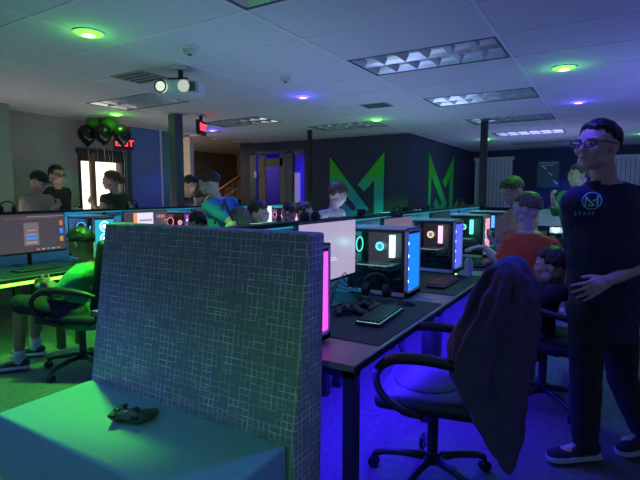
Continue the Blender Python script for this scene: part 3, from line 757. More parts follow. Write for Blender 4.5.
chair('black office chair in which the boy in the green shirt sits', -3.60, 2.21, R(118))
# ---------------------------------------------------------------- upholstered bench
def bench_fabric():
    m = bpy.data.materials.new('bench_fabric'); m.use_nodes = True; nt = m.node_tree; b = nt.nodes['Principled BSDF']; L = nt.links.new
    b.inputs['Roughness'].default_value = .8
    uv = nt.nodes.new('ShaderNodeUVMap'); sx = nt.nodes.new('ShaderNodeSeparateXYZ'); L(uv.outputs[0], sx.inputs[0])
    def mth(op, a, c=None, v=None):
        n = nt.nodes.new('ShaderNodeMath'); n.operation = op
        if hasattr(a, 'links'): L(a, n.inputs[0])
        else: n.inputs[0].default_value = a
        if c is not None:
            if hasattr(c, 'links'): L(c, n.inputs[1])
            else: n.inputs[1].default_value = c
        return n.outputs[0]
    def boxes(cw, chh, wl, thr, seed, lo):
        u = mth('ADD', mth('MULTIPLY', U, 1/cw), seed*.137); v = mth('ADD', mth('MULTIPLY', W, 1/chh), seed*.0)
        def edge(q, c_):
            f_ = mth('FRACT', q); return mth('MULTIPLY', mth('MINIMUM', f_, mth('SUBTRACT', 1., f_)), c_)
        ln = mth('LESS_THAN', mth('MINIMUM', edge(u, cw), edge(v, chh)), wl/2)
        wn0 = nt.nodes.new('ShaderNodeTexWhiteNoise'); wn0.noise_dimensions = '2D'
        cb = nt.nodes.new('ShaderNodeCombineXYZ'); L(mth('FLOOR', u), cb.inputs[0]); L(mth('ADD', mth('FLOOR', v), seed), cb.inputs[1]); L(cb.outputs[0], wn0.inputs['Vector'])
        sepc = nt.nodes.new('ShaderNodeSeparateColor'); L(wn0.outputs['Color'], sepc.inputs[0])
        on = mth('GREATER_THAN', wn0.outputs['Value'], thr)
        return mth('MULTIPLY', mth('MULTIPLY', on, ln), mth('ADD', mth('MULTIPLY', mth('MULTIPLY', sepc.outputs[1], sepc.outputs[0]), 1.-lo), lo)), sepc.outputs[2]
    U, W = sx.outputs[0], sx.outputs[1]
    out = None; hue = None
    for (cw, chh, wl, th, sd, lo) in ((.054,.054,.0034,.30,0,.12), (.027,.027,.0044,.78,51,.6), (.027,.054,.0044,.74,0,.55), (.054,.027,.0044,.74,0,.55), (.0405,.0405,.004,.86,7,.45)):
        v, h = boxes(cw, chh, wl, th, sd, lo)
        out = v if out is None else mth('MAXIMUM', out, v)
        hue = h
    base = nt.nodes.new('ShaderNodeMix'); base.data_type = 'RGBA'; L(out, base.inputs['Factor'])
    base.inputs['A'].default_value = (.30,.33,.33,1)
    lc = nt.nodes.new('ShaderNodeMix'); lc.data_type = 'RGBA'; L(mth('GREATER_THAN', hue, .6), lc.inputs['Factor'])
    lc.inputs['A'].default_value = (.95,.96,.93,1); lc.inputs['B'].default_value = (.8,.8,.5,1)
    L(lc.outputs['Result'], base.inputs['B']); L(base.outputs['Result'], b.inputs['Base Color'])
    return m
bf = bench_fabric()
vinyl = mat('seat_vinyl', (.27,.50,.50), .45, bump=.08, bscale=200, var=.05)
BX0, BX1 = -2.215, -.962
bench = thing('upholstered_bench', 'large upholstered bench with a patterned tall backrest and smooth seat, foreground left', 'bench', ((BX0+BX1)/2, 1.2, 0))
def uvbox(name, prof, x0, x1, m, parent, bev):
    """profile (y,z) extruded along x with real-size UVs"""
    mb = MB(); bm = mb.bm
    A = [bm.verts.new((x0, y, z)) for y, z in prof]; B = [bm.verts.new((x1, y, z)) for y, z in prof]
    n = len(prof); bm.faces.new(A); bm.faces.new(B[::-1])
    for i in range(n): bm.faces.new((A[i], B[i], B[(i+1) % n], A[(i+1) % n]))
    bmesh.ops.recalc_face_normals(bm, faces=bm.faces)
    bmesh.ops.bevel(bm, geom=bm.edges[:], offset=bev, segments=3, profile=.5, affect='EDGES')
    ul = bm.loops.layers.uv.new('UVMap')
    for f in bm.faces:
        nn = f.normal
        for l in f.loops:
            c = l.vert.co
            if abs(nn.x) > .6: l[ul].uv = (c.y+7.3, c.z)
            elif abs(nn.z) > .7: l[ul].uv = (c.x, c.y+3.1)
            else: l[ul].uv = (c.x, c.z)
    return mb.build(name, m, parent, smooth=True, world=True, recalc=False)
uvbox('backrest', [(1.385,.44), (1.51,1.275), (1.622,1.275), (1.585,.06), (1.385,.06)], BX0, BX1, bf, bench, .012)
seat = uvbox('seat', [(.94,.10), (.94,.495), (1.383,.495), (1.383,.10)], BX0+.02, BX1-.02, vinyl, bench, .018)
MB().bx(BX0+.03, BX1-.03, .97, 1.57, 0, .10).build('plinth', black, bench, world=True)
controller('black game controller lying alone on the bench seat', (-1.64, 1.19, .494), R(200), mat('controller_olive', (.10,.13,.10), .4), 1.1)
# ---------------------------------------------------------------- people
def skinm(n, c): return mat('skin_'+n, c, .55, var=.06, scale=8)
def cloth(n, c, **k):
    if "cloth_"+n in _m: return _m["cloth_"+n]
    return mat('cloth_'+n, c, .85, var=.15, scale=10, bump=.25, bscale=90, **k)
wr_tex = bpy.data.textures.new('cloth_folds', 'CLOUDS'); wr_tex.noise_scale = .11; wr_tex.noise_depth = 2
hr_tex = bpy.data.textures.new('hair_tufts', 'CLOUDS'); hr_tex.noise_scale = .03; hr_tex.noise_depth = 2
def remesh(o, vox, it=3, fac=.5, folds=0., tex=None):
    r = o.modifiers.new('remesh', 'REMESH'); r.mode = 'VOXEL'; r.voxel_size = vox; r.use_smooth_shade = True
    if it: s = o.modifiers.new('smooth', 'SMOOTH'); s.iterations = it; s.factor = fac
    if folds:
        d = o.modifiers.new('folds', 'DISPLACE'); d.texture = tex or wr_tex; d.strength = folds; d.mid_level = .5; d.texture_coords = 'LOCAL'
def stand(pos, yaw, H, **ov):
    """joints of a standing figure facing local +y; left = -x"""
    T = Matrix.Translation(V((*pos, 0))) @ Matrix.Rotation(yaw, 4, 'Z')
    L = dict(pelvis=(0,0,.53), waist=(0,.005,.61), chest=(0,0,.72), neck=(0,-.008,.825), head=(0,.012,.932),
             shl=(-.108,-.008,.80), shr=(.108,-.008,.80), ell=(-.135,-.02,.625), elr=(.135,-.02,.625), wrl=(-.14,.03,.485), wrr=(.14,.03,.485),
             hipl=(-.052,0,.515), hipr=(.052,0,.515), knl=(-.058,.01,.285), knr=(.058,.01,.285), anl=(-.062,-.01,.045), anr=(.062,-.01,.045))
    J = {k: T @ (V(v)*H) for k, v in L.items()}
    J['f'] = (T.to_3x3() @ V((0,1,0))); J['hf'] = J['f'].copy(); J['tf'] = J['f'].copy(); J['hu'] = V((0,0,1))
    for k, v in ov.items():
        if k.endswith('_'): J[k[:-1]] = T @ V(v)      # given in local metres
        else: J[k] = V(v)
    J['base'] = T @ V((0,0,0)); J['H'] = H
    return J
def sit(pos, yaw, H, sh=.50, lean=0., **ov):
    T = Matrix.Translation(V((*pos, 0))) @ Matrix.Rotation(yaw, 4, 'Z')
    q = sh+.075*H/1.6
    def tor(x, y, z): # torso point above the hip, leaning back by lean
        return (x*H, y*H - math.sin(lean)*z*H, q + math.cos(lean)*z*H)
    L = dict(pelvis=tor(0,0,0), waist=tor(0,.01,.085), chest=tor(0,.0,.195), neck=tor(0,-.005,.30), head=tor(0,.03,.405),
             shl=tor(-.105,0,.275), shr=tor(.105,0,.275), ell=tor(-.13,.06,.12), elr=tor(.13,.06,.12), wrl=tor(-.07,.19,.10), wrr=tor(.07,.19,.10),
             hipl=(-.052*H,0,q-.01), hipr=(.052*H,0,q-.01), knl=(-.075*H,.245*H,q+.0), knr=(.075*H,.245*H,q+.0), anl=(-.07*H,.27*H,.075), anr=(.07*H,.27*H,.075))
    J = {k: T @ V(v) for k, v in L.items()}
    J['f'] = (T.to_3x3() @ V((0,1,0))); J['hf'] = J['f'].copy(); J['tf'] = J['f'].copy(); J['hu'] = V((0,0,1))
    for k, v in ov.items():
        if k.endswith('_'): J[k[:-1]] = T @ V(v)
        else: J[k] = V(v)
    J['base'] = T @ V((0,0,0)); J['H'] = H
    return J
def torso_secs(J, w, g=0., top=True, bottom=0., belly=0.):
    H = J['H']; s = H/1.8*w
    sl = (J['shr']-J['shl']).normalized(); hl = (J['hipr']-J['hipl']).normalized()
    up = (J['neck']-J['pelvis']).normalized()
    def fwd(a): return V((0,0,0)) + (up.cross(a)).normalized()
    secs = []
    P, Wp, C, N = J['pelvis'], J['waist'], J['chest'], J['neck']
    lst = []
    if bottom: lst.append((P-up*(.10*s+bottom), hl, .150, .112))
    lst += [(P-up*.08*s, hl, .135, .10), (P+up*.0*s, hl, .165, .118), (P.lerp(Wp, .6), hl.lerp(sl,.3), .155, .112+belly), (Wp, hl.lerp(sl,.5), .148, .108+belly*1.2), (Wp.lerp(C,.5), hl.lerp(sl,.7), .155, .112+belly*.7),
           (C, sl, .172, .118), (C.lerp(N,.45), sl, .178, .108), (C.lerp(N,.72), sl, .165, .09), (C.lerp(N,.92), sl, .10, .072), (N, sl, .066, .062)]
    for c, a, ru, rv in lst:
        a = a.normalized(); b = a.cross(up)*-1
        b = up.cross(a).normalized()
        secs.append((c, a, b, ru*s+g, rv*s+g))
    return secs
def add_arm(mb, a, b, c, s, g=0., frac=1.0):
    """upper arm a-b, forearm b-c; frac: how far down the arm, 0..2"""
    f = min(frac, 1); e = a.lerp(b, f)
    m = a.lerp(b, .45)
    if f > .45: mb.chain([a, m, e], [.060*s+g, .052*s+g, (.052+(.040-.052)*(f-.45)/.55)*s+g])
    else: mb.chain([a, e], [.058*s+g, .053*s+g])
    if frac > 1:
        m2 = b.lerp(c, .3); e2 = b.lerp(c, frac-1)
        mb.chain([b, m2, e2], [.040*s+g, .043*s+g, (.043+(.027-.043)*max(0, (frac-1.3)/.7))*s+g])
def add_leg(mb, a, b, c, s, g=0., frac=2.0, loose=0.):
    m = a.lerp(b, .4)
    if frac <= 1:
        e = a.lerp(b, frac); mb.chain([a, m, e], [.088*s+g, .080*s+g, .066*s+g+loose]); return
    mb.chain([a, m, b], [.090*s+g, .080*s+g, .060*s+g+loose*.5])
    m2 = b.lerp(c, .3); e2 = b.lerp(c, frac-1)
    if frac-1 > .3: mb.chain([b, m2, e2], [.058*s+g+loose*.5, .058*s+g+loose*.7, (.058+(.038-.058)*(frac-1.3)/.7)*s+g+loose])
    else: mb.chain([b, e2], [.058*s+g, .058*s+g+loose])
def hand(mb, w, d, n, s, side, curl=(25,35,25), spread=.10, thumb_out=.8):
    """w wrist, d finger direction, n palm normal (towards the palm side), side: +1 thumb towards d x n"""
    d = V(d).normalized(); n = (V(n)-d*V(n).dot(d)).normalized(); t = d.cross(n)*side
    pc = w+d*.045*s
    for k in range(4):
        o = t*(.030-.020*k)*s
        mb.chain([w+d*.004*s+o*.55, w+d*.082*s+o], [.0165*s, .0125*s], 8)
    mb.sph(w+d*.05*s+n*.004*s, (.030*s,)*3)
    ln = (.040, .045, .042, .033)
    for k in range(4):
        p = w+d*.084*s+t*(.030-.020*k)*s
        a = 0; dd = (d+t*spread*(1.5-k)*.5).normalized(); axis = dd.cross(n)
        for j, (f, r0, r1) in enumerate(((1,.0098,.009), (.62,.009,.0082), (.5,.0082,.0068))):
            a += math.radians(curl[j]+3*k)
            dj = dd*math.cos(a)+n*math.sin(a); q = p+dj*ln[k]*f*s
            mb.cap(p, q, r0*s, r1*s, 8); p = q
    p = w+d*.022*s+t*.026*s
    dt = (d*.62+t*thumb_out+n*.35).normalized(); q = p+dt*.045*s; mb.cap(p, q, .0145*s, .0115*s, 8)
    dt = (d*.85+t*.30+n*.45).normalized(); q2 = q+dt*.034*s; mb.cap(q, q2, .0112*s, .009*s, 8)
def head_frame(J):
    f = V(J['hf']).normalized(); u = V(J['hu']); u = (u-f*u.dot(f)).normalized(); r = f.cross(u)
    return f, u, r
def add_head(mb, J, s):
    kid = J['H'] < 1.68; ny = -.010 if kid else 0
    f, u, r = head_frame(J); c = J['head']; M3 = Matrix((r, f, u)).transposed()
    def P(x, y, z): return c + M3 @ V((x*s, y*s, z*s))
    def E(p, rad, rot=None):
        m = M3 @ (rot.to_matrix() if rot else Matrix.Identity(3))
        mb.sph(P(*p), tuple(q*s for q in rad), m, 20, 14)
    E((0,-.012,.030), (.077,.097,.088)); E((0,.030,.005), (.066,.066,.085)); E((0,.034,-.045), (.055,.058,.062)); E((0,.066,-.085), (.024,.022,.020))
    E((0,-.03,-.03), (.062,.06,.06))
    for sd in (-1, 1):
        E((sd*.035,.068,-.018), (.027,.024,.026)); E((sd*.050,.02,-.066), (.018,.035,.026)); E((sd*.032,.083,.026), (.028,.012,.008))
        E((sd*.079,-.008,-.005), (.008,.020,.031), Euler((R(-8),0,sd*R(18)))); E((sd*.086,-.016,.006), (.006,.010,.018))
    mb.cap(P(0,.092+ny*.3,.010), P(0,.112+ny,-.022), .009*s, (.0105 if kid else .0125)*s); E((-.011,.100+ny*.8,-.027), (.0085,.010,.008)); E((.011,.100+ny*.8,-.027), (.0085,.010,.008))
    E((0,.088,-.052), (.024,.012,.007)); E((0,.086,-.062), (.021,.011,.007))
    return P, M3
def hair(J, s, m, t, style='short', seed=1, dens=150):
    rnd = random.Random(seed); f, u, r = head_frame(J); c = J['head']; M3 = Matrix((r, f, u)).transposed()
    mb = MB()
    rad = V((.080,.101,.092)); cen = V((0,-.014,.031))
    for i in range(dens):
        z = 1-2*(i+.5)/dens; a = i*2.39996; q = math.sqrt(1-z*z); d = V((q*math.cos(a), q*math.sin(a), z))
        lim = -.35 if d.y < -.25 else (.02 if d.y < .35 else .52)
        if style == 'long' and d.y < .2: lim = -.8
        if style == 'bowl': lim = -.45 if d.y < .1 else (.0 if d.y < .5 else .28)
        if style == 'crop' : lim = -.15 if d.y < -.2 else (.18 if d.y < .3 else .6)
        if d.z < lim: continue
        p = cen + V((d.x*rad.x, d.y*rad.y, d.z*rad.z))
        nrm = V((d.x/rad.x, d.y/rad.y, d.z/rad.z)).normalized()
        flow = (V((.3*rnd.uniform(-1,1), (.9 if style != 'back' else -.9) if d.z > .45 else -.2, -1.1 if d.z < .6 else -.2)))
        flow = (flow-nrm*flow.dot(nrm)).normalized(); w_ = nrm.cross(flow)
        rot = M3 @ Matrix((flow, w_, nrm)).transposed()
        k = {'short': 1., 'bowl': 1.15, 'crop': .75, 'long': 1.15, 'curly': 1.2, 'back': 1.}[style]
        jit = rnd.uniform(.8, 1.25)
        mb.sph(c + M3 @ ((p+nrm*.004*k*jit)*s), (.024*s*jit, .019*s, .0105*s*k), rot, 8, 6)
    mb.sph(c + M3 @ (V((0,-.018,.042))*s), (.077*s,.094*s,.084*s), M3, 20, 14)
    if style == 'long': mb.chain([c+M3@(V((0,-.10,.02))*s), c+M3@(V((0,-.13,-.06))*s), c+M3@(V((0,-.11,-.16))*s)], [.045*s,.040*s,.02*s])
    if style == 'bun': pass
    o = mb.build('hair', m, t, smooth=True, world=True)
    remesh(o, .0065*max(s,.8), 2, .5, .010*s, hr_tex)
    return o
def person(name, label, J, skin, hairm, shirt, pants, style='short', vox=.008, w=1.0, hs=None, sleeve=.55, pant=1.93, shoes=None, seated=False, hands='relaxed', belly=0., loose=.012, neckc=True, hopt=None, shirt_drop=.10, dens=150, socks=None, eyes=True):
    s = J['H']/1.8*w; H = J['H']
    hs = (hs or 1.0)*1.045
    t = thing(name, label, 'person', tuple(J['base']))
    mb = MB(); mb.loft(torso_secs(J, w))
    mb.chain([J['neck']-V((0,0,.02)), J['neck'].lerp(J['head'], .5)], [.060*s, .056*hs])
    P, M3 = add_head(mb, J, hs)
    for a, b, c, sd in (('shl','ell','wrl',-1), ('shr','elr','wrr',1)):
        add_arm(mb, J[a], J[b], J[c], s, 0, 2.0)
        h = (hopt or {}).get('l' if sd < 0 else 'r', {})
        d = h.get('d', (J[c]-J[b]).normalized()); n = h.get('n', -(J['shr']-J['shl']).normalized()*sd + V((0,0,-.2)))
        hand(mb, J[c], d, n, max(s,.78)*.98, h.get('side', sd), h.get('curl', (22,30,22)), h.get('spread', .1), h.get('thumb', .8))
    for a, b, c in (('hipl','knl','anl'), ('hipr','knr','anr')):
        add_leg(mb, J[a], J[b], J[c], s)
        mb.chain([J[c]-V((0,0,.015)), J[c]+V(J['tf'])*.12*s-V((0,0,.03*s))], [.036*s, .03*s])
    body = mb.build('body', skin, t, smooth=True, world=True); remesh(body, vox, 2, .4)
    # eyes and brows
    if eyes:
        for sd in (-1, 1):
            eo = MB().sph(P(sd*.031,.0865,.004), (.0135*hs,.007*hs,.0065*hs), M3, 12, 8).build('eye', mat('eye_white', (.32,.30,.32), .4), t, smooth=True, world=True)
            MB().sph(P(sd*.031,.0925,.004), (.0058*hs,.003*hs,.0058*hs), M3, 10, 6).build('iris', mat('iris_dark', (.02,.015,.01), .2), eo, smooth=True, world=True)
            MB().cap(P(sd*.018,.098,.026), P(sd*.046,.088,.028), .0035*hs, .003*hs, 6).build('eyebrow', hairm, t, smooth=True, world=True)
        MB().sph(P(0,.0955,-.0575), (.017*hs,.004*hs,.0045*hs), M3, 12, 6).build('lips', mat('lips', (.32,.13,.11), .5), t, smooth=True, world=True)
    if style: hair(J, hs, hairm, t, style, len(label), dens)
    # shirt
    mb = MB(); g = loose
    sc = torso_secs(J, w, g, bottom=shirt_drop, belly=belly)
    sc[-1] = (sc[-1][0]-V((0,0,.015)), sc[-1][1], sc[-1][2], .062*s+.006, .062*s+.006)
    mb.loft(sc)
    for a, b, c in (('shl','ell','wrl'), ('shr','elr','wrr')):
        add_arm(mb, J[a], J[b], J[c], s, g*1.1+.003, sleeve)
        mb.cap(J['neck'].lerp(J[a], .35)-V((0,0,.015)), J[a], .055*s, .058*s+g)
    sh = mb.build('shirt', shirt, t, smooth=True, world=True); remesh(sh, max(vox, .009), 3, .5, .022*s)
    # trousers
    mb = MB(); mb.loft(torso_secs(J, w, g*.5)[:3]); 
    for a, b, c in (('hipl','knl','anl'), ('hipr','knr','anr')): add_leg(mb, J[a], J[b], J[c], s, .010, pant, .016)
    tr = mb.build('trousers' if pant > 1.5 else 'shorts', pants, t, smooth=True, world=True); remesh(tr, max(vox, .010), 3, .5, .02*s)
    tf = V(J['tf']).normalized()
    for c, fd in (('anl', J.get('tfl', tf)), ('anr', J.get('tfr', tf))):
        fd = V(fd).normalized(); sdv = fd.cross(V((0,0,1))); M = Matrix((fd, sdv, V((0,0,1)))).transposed()
        a = J[c]; z = a.z-.045*s-.012; k = s
        mb = MB(); mb.chain([a+V((0,0,-.005*k)), V((a.x,a.y,z+.05*k))-fd*.02*k], [.048*k,.045*k])
        for (o_, rx, ry, rz, dz) in ((-.03,.06,.042,.045,.04), (.05,.07,.044,.036,.03), (.13,.065,.046,.026,.022), (.17,.05,.040,.022,.02)):
            mb.sph(V((a.x,a.y,z+dz*k))+fd*o_*k, (rx*k,ry*k,rz*k), M, 16, 10)
        shm, solem = shoes or (black, white_pl)
        so = mb.build('shoe', shm, t, smooth=True, world=True); remesh(so, .007, 2)
        fm = frame_m((a.x,a.y,z-.012*k), fd, V((0,0,1)).cross(fd))
        poly = [(-.085,-.025),(-.07,-.042),(.0,-.042),(.09,-.049),(.16,-.05),(.205,-.035),(.222,0),(.205,.035),(.16,.05),(.09,.049),(0,.042),(-.07,.042),(-.085,.025)]
        MB().prism([(u*k, v*k) for u, v in poly], fm, .026*k).build('sole', solem, so, world=True, bevel=.004)
        if socks is not None: MB().cyl(a+V((0,0,-.01)), a+(J['kn'+c[-1]]-a).normalized()*.12*s, .047*s, .050*s, 20).build('sock', socks, t, smooth=True, world=True, bevel=.003)
    return t, P, M3, hs, s, sh
pale = skinm('pale', (.55,.36,.28)); tan_ = skinm('tan', (.36,.20,.13)); lightsk = skinm('light', (.60,.42,.34))
hbrown = mat('hair_dark_brown', (.035,.022,.015), .55, var=.4, scale=60); hblack = mat('hair_black', (.012,.011,.012), .5, var=.4, scale=60)
hblond = mat('hair_sandy', (.13,.11,.05), .55, var=.35, scale=60); hmid = mat('hair_brown', (.10,.06,.035), .55, var=.35, scale=60)
UZ = V((0,0,1))
# ---- the standing man at the right
D0 = 2.43
J = stand((-.02, 2.86), R(160), 1.76)
for k, (px, py, d) in dict(head=(597,147,2.43), neck=(606,181,2.47), shr=(579,203,2.38), shl=(640,201,2.56), chest=(604,225,2.45), waist=(603,272,2.44), pelvis=(604,305,2.45),
        hipr=(588,310,2.40), hipl=(618,310,2.50), knr=(585,385,2.38), knl=(622,378,2.56), anr=(585,447,2.42), anl=(645,452,2.52),
        elr=(578,258,2.60), wrr=(588,300,2.62), ell=(652,262,2.42), wrl=(607,281,2.24)).items(): J[k] = PH(px, py, d)
J['base'] = V(((J['anr'].x+J['anl'].x)/2, (J['anr'].y+J['anl'].y)/2, 0))
J['anr'].z = .09; J['anl'].z = .09
tgt = -RT*.80-FH*.42
J['hf'] = tgt+UZ*.04; J['hu'] = UZ+V(RT)*.02; J['f'] = tgt; J['tf'] = -RT*.97-FH*.12; J['tfl'] = -RT*.9-FH*.35
man_label = 'standing man with glasses in a dark staff t-shirt, hand on hip, at the right'
navy_shirt = cloth('navy_shirt', (.018,.022,.06))
t, P, M3, hs, s, sh = person('person', man_label, J, skinm('man', (.55,.38,.33)), hblack, navy_shirt, cloth('dark_trousers', (.018,.018,.024)), 'crop', vox=.0055, w=1.02, hs=1.04, sleeve=.78, belly=.03, loose=.02,
    hopt={'l': dict(d=-RT*.85-FH*.15-UZ*.35, n=-RT*.0+FH*.8-UZ*.25, side=-1, curl=(12,18,14), spread=.34, thumb=.5)}, shoes=(cloth('shoe_dark', (.02,.022,.035)), mat('sole_lavender', (.42,.42,.55), .6)), shirt_drop=.09)
gl = MB(); 
for sd in (-1, 1):
    pts = [P(sd*.033+.024*math.cos(a)*(1.12), .112-.006*abs(math.cos(a)) if True else 0, .004+.0185*math.sin(a)) for a in [2*math.pi*k/20 for k in range(20)]]
    gl.tube(pts, .0032, 6, closed=True)
    gl.tube([P(sd*.060,.106,.012), P(sd*.083,.07,.014), P(sd*.087,.0,.012), P(sd*.086,-.02,.0)], .003, 6)
gl.tube([P(-.008,.113,.008), P(.008,.113,.008)], .0028, 6)
gls = gl.build('glasses', black, t, smooth=True, world=True)
ln = MB()
for sd in (-1, 1):
    ring = [ln.bm.verts.new(P(sd*.033+.024*math.cos(a)*1.1, .1115, .004+.018*math.sin(a))) for a in [2*math.pi*k/20 for k in range(20)]]
    ln.bm.faces.new(ring)
ln.build('lens', glass_mat('lens_clear', (.9,.93,1.), .14), gls, world=True)
# emblem and lettering on the chest, laid on to the shirt
def on_shirt(o, off=.003):
    m_ = o.modifiers.new('wrap', 'SHRINKWRAP'); m_.target = sh; m_.offset = off; m_.wrap_method = 'NEAREST_SURFACEPOINT'
lc = PH(592, 201, 2.25); vd = V(lc-EYE); vd.z = 0; vd.normalize(); chx = vd.cross(UZ)
chm = frame_m(lc-V(t.location), chx, UZ)
prt = mat('shirt_print', (.30,.75,.95), .5, var=.05)
def chest_mark(o):
    o.parent = t; o.matrix_local = chm
    m_ = o.modifiers.new('wrap', 'SHRINKWRAP'); m_.target = sh; m_.wrap_method = 'PROJECT'; m_.use_project_z = True; m_.use_negative_direction = True; m_.use_positive_direction = True; m_.offset = .003
b = MB()
for k in range(48):
    a0, a1 = 2*math.pi*k/48, 2*math.pi*(k+1)/48
    q = [b.bm.verts.new((r_*math.cos(a), r_*math.sin(a), 0)) for r_, a in ((.038,a0), (.043,a0), (.043,a1), (.038,a1))]; b.bm.faces.new(q)
bmesh.ops.remove_doubles(b.bm, verts=b.bm.verts, dist=1e-5)
chest_mark(b.build('chest_emblem_ring', prt, t))
for S, nm in ((S1, 'chest_emblem_left_stroke'), (S2, 'chest_emblem_right_stroke')):
    b = MB(); b.bm.faces.new([b.bm.verts.new(((u/375-.5)*.058, (-v/385+.5)*.056, 0)) for u, v in S])
    bmesh.ops.triangulate(b.bm, faces=b.bm.faces); bmesh.ops.subdivide_edges(b.bm, edges=b.bm.edges, cuts=2)
    chest_mark(b.build(nm, mat('shirt_print_green', (.35,.85,.65), .5), t))
o = text_mesh('chest_lettering', 'STAFF', .027, Matrix.Translation((-.030,-.064,0)), prt, None, spacing=1.3)
chest_mark(o)
# ---- boy in the orange shirt, back to us, reaching to the left
J = stand((-.62, 3.93), R(42), 1.50)
D = 3.67
for k, (px, py, d) in dict(head=(526,209,D+.02), neck=(527,231,D), shl=(503,247,D+.05), shr=(549,246,D-.02), chest=(526,255,D), waist=(524,283,D), pelvis=(524,305,D), ell=(497,265,D+.15), wrl=(483,246,D+.05), elr=(560,272,D+.05), wrr=(561,300,D+.25),
        hipl=(512,308,D+.02), hipr=(536,308,D), ).items(): J[k] = PH(px, py, d)
J['hf'] = -RT*.78+FH*.5-UZ*.12
J['ell'] = PH(500,262,D+.05); J['wrl'] = PH(484,247,D+.20)
J['shl'] = PH(512,246,D+.06); J['shr'] = PH(550,247,D); J['elr'] = PH(563,272,D-.05); J['wrr'] = PH(566,300,D+.1)
orange = cloth('orange', (.75,.115,.035))
person('person', 'boy in an orange t-shirt standing with his back to us, arm reaching left', J, lightsk, hblond, orange, cloth('grey_shorts', (.06,.06,.08)), 'short', vox=.0065, w=1.12, hs=.96, sleeve=.72, pant=1.1, loose=.016, belly=.01,
    hopt={'l': dict(d=-RT*.9-UZ*.05, n=-UZ, side=-1, curl=(8,15,10))})
# ---- taller boy behind him
J = stand((-.56, 4.75), R(60), 1.62)
D = 4.45
for k, (px, py, d) in dict(head=(512,191,D), neck=(521,206,D+.05), shl=(503,222,D+.1), shr=(533,218,D), chest=(518,232,D)).items(): J[k] = PH(px, py, d)
J['hf'] = -RT*.8-FH*.1-UZ*.45
J['wrl'] = PH(492,240,D+.1); J['ell'] = PH(500,248,D); J['shr'] = PH(527,220,D); J['elr'] = PH(522,248,D); J['wrr'] = PH(506,256,D)
person('person', 'taller dark-haired boy leaning over behind the orange-shirted boy', J, pale, mat('hair_greenish_brown', (.09,.09,.04), .6, var=.3), cloth('salmon', (.62,.30,.22)), cloth('grey_shorts', ()) if False else cloth('dark_shorts', (.03,.03,.04)), 'short', w=.98, hs=.98, sleeve=.7, pant=1.1)
# ---- person in green further back, raising an arm
J = stand((-.42, 6.1), R(30), 1.6)
D = 5.4
for k, (px, py, d) in dict(head=(578,176,D), neck=(577,190,D), shl=(564,197,D), shr=(592,200,D), chest=(574,212,D), waist=(577,232,D), pelvis=(577,248,D), ell=(556,212,D-.1), wrl=(553,200,D-.2)).items(): J[k] = PH(px, py, d)
J['hf'] = -RT
person('person', 'person in a dark green top half hidden behind the standing man', J, pale, hmid, cloth('dark_green', (.05,.2,.05)), cloth('dark_shorts', ()), 'short', w=1.05, sleeve=1.2, dens=120)
# ---- dark-haired boy seated low beside the man
J = sit((-.36, 3.40), R(85), 1.35, .46, .12)
J['head'] = PH(551,266,3.03); J['neck'] = PH(558,281,3.06); J['hf'] = -RT*.82+FH*.45-UZ*.05
J['shr'] = PH(566,292,3.15); J['shl'] = PH(556,293,2.92)
person('person', 'dark-haired boy seated low in a chair between the jacket and the man', J, pale, hbrown, cloth('black_tee', (.018,.018,.03)), cloth('patterned_shorts', (.10,.09,.20)), 'short', vox=.0075, hs=.92, sleeve=.5, pant=1.2)
# ---- boy in the green shirt, seated in profile on the left
J = sit((-3.62, 2.25), R(92), 1.50, .49, .10)
D = 3.78
for k, (px, py, d) in dict(head=(80,243,3.74), neck=(88,262,3.76), shl=(76,276,3.60), shr=(87,273,3.92), chest=(84,283,3.76), waist=(82,300,3.75), pelvis=(82,312,3.74),
      ell=(57,294,3.55), wrl=(50,285,3.66), elr=(64,292,4.0), wrr=(50,286,3.86), hipl=(78,314,3.62), hipr=(80,312,3.86), knl=(21,303,3.60), knr=(34,303,3.95), anl=(18,351,3.72), anr=(35,341,4.05)).items(): J[k] = PH(px, py, d)
J['hf'] = -RT*.96+FH*.12-UZ*.22; J['hu'] = UZ; J['tf'] = -RT*.95-FH*.25; J['tfl'] = -RT*.9-FH*.35
J['base'] = V((-3.8, 2.25, 0))
J['anl'].z = .085; J['anr'].z = .085
gshirt = cloth('green_shirt', (.05,.30,.17))
person('person', 'boy in a bright green t-shirt seated in profile holding a controller', J, tan_, hblack, gshirt, cloth('black_shorts', (.018,.02,.024)), 'short', vox=.006, hs=.93, w=1.08, sleeve=.72, pant=1.02, loose=.016, belly=.03, shirt_drop=.05,
    socks=mat('sock_white', (.55,.56,.55), .9), shoes=(mat('shoe_black_green', (.03,.04,.035), .6), mat('sole_grey', (.45,.5,.5), .6)),
    hopt={'l': dict(d=-RT*.7+FH*.1+UZ*.3, n=FH, side=-1, curl=(35,45,30)), 'r': dict(d=-RT*.7-FH*.1+UZ*.3, n=-FH, side=1, curl=(35,45,30))})
cc = PH(45, 284, 3.76)
controller('pale game controller held by the boy in the green shirt', cc-UZ*.03, R(95), mat('controller_pale', (.25,.28,.27), .4), .95)
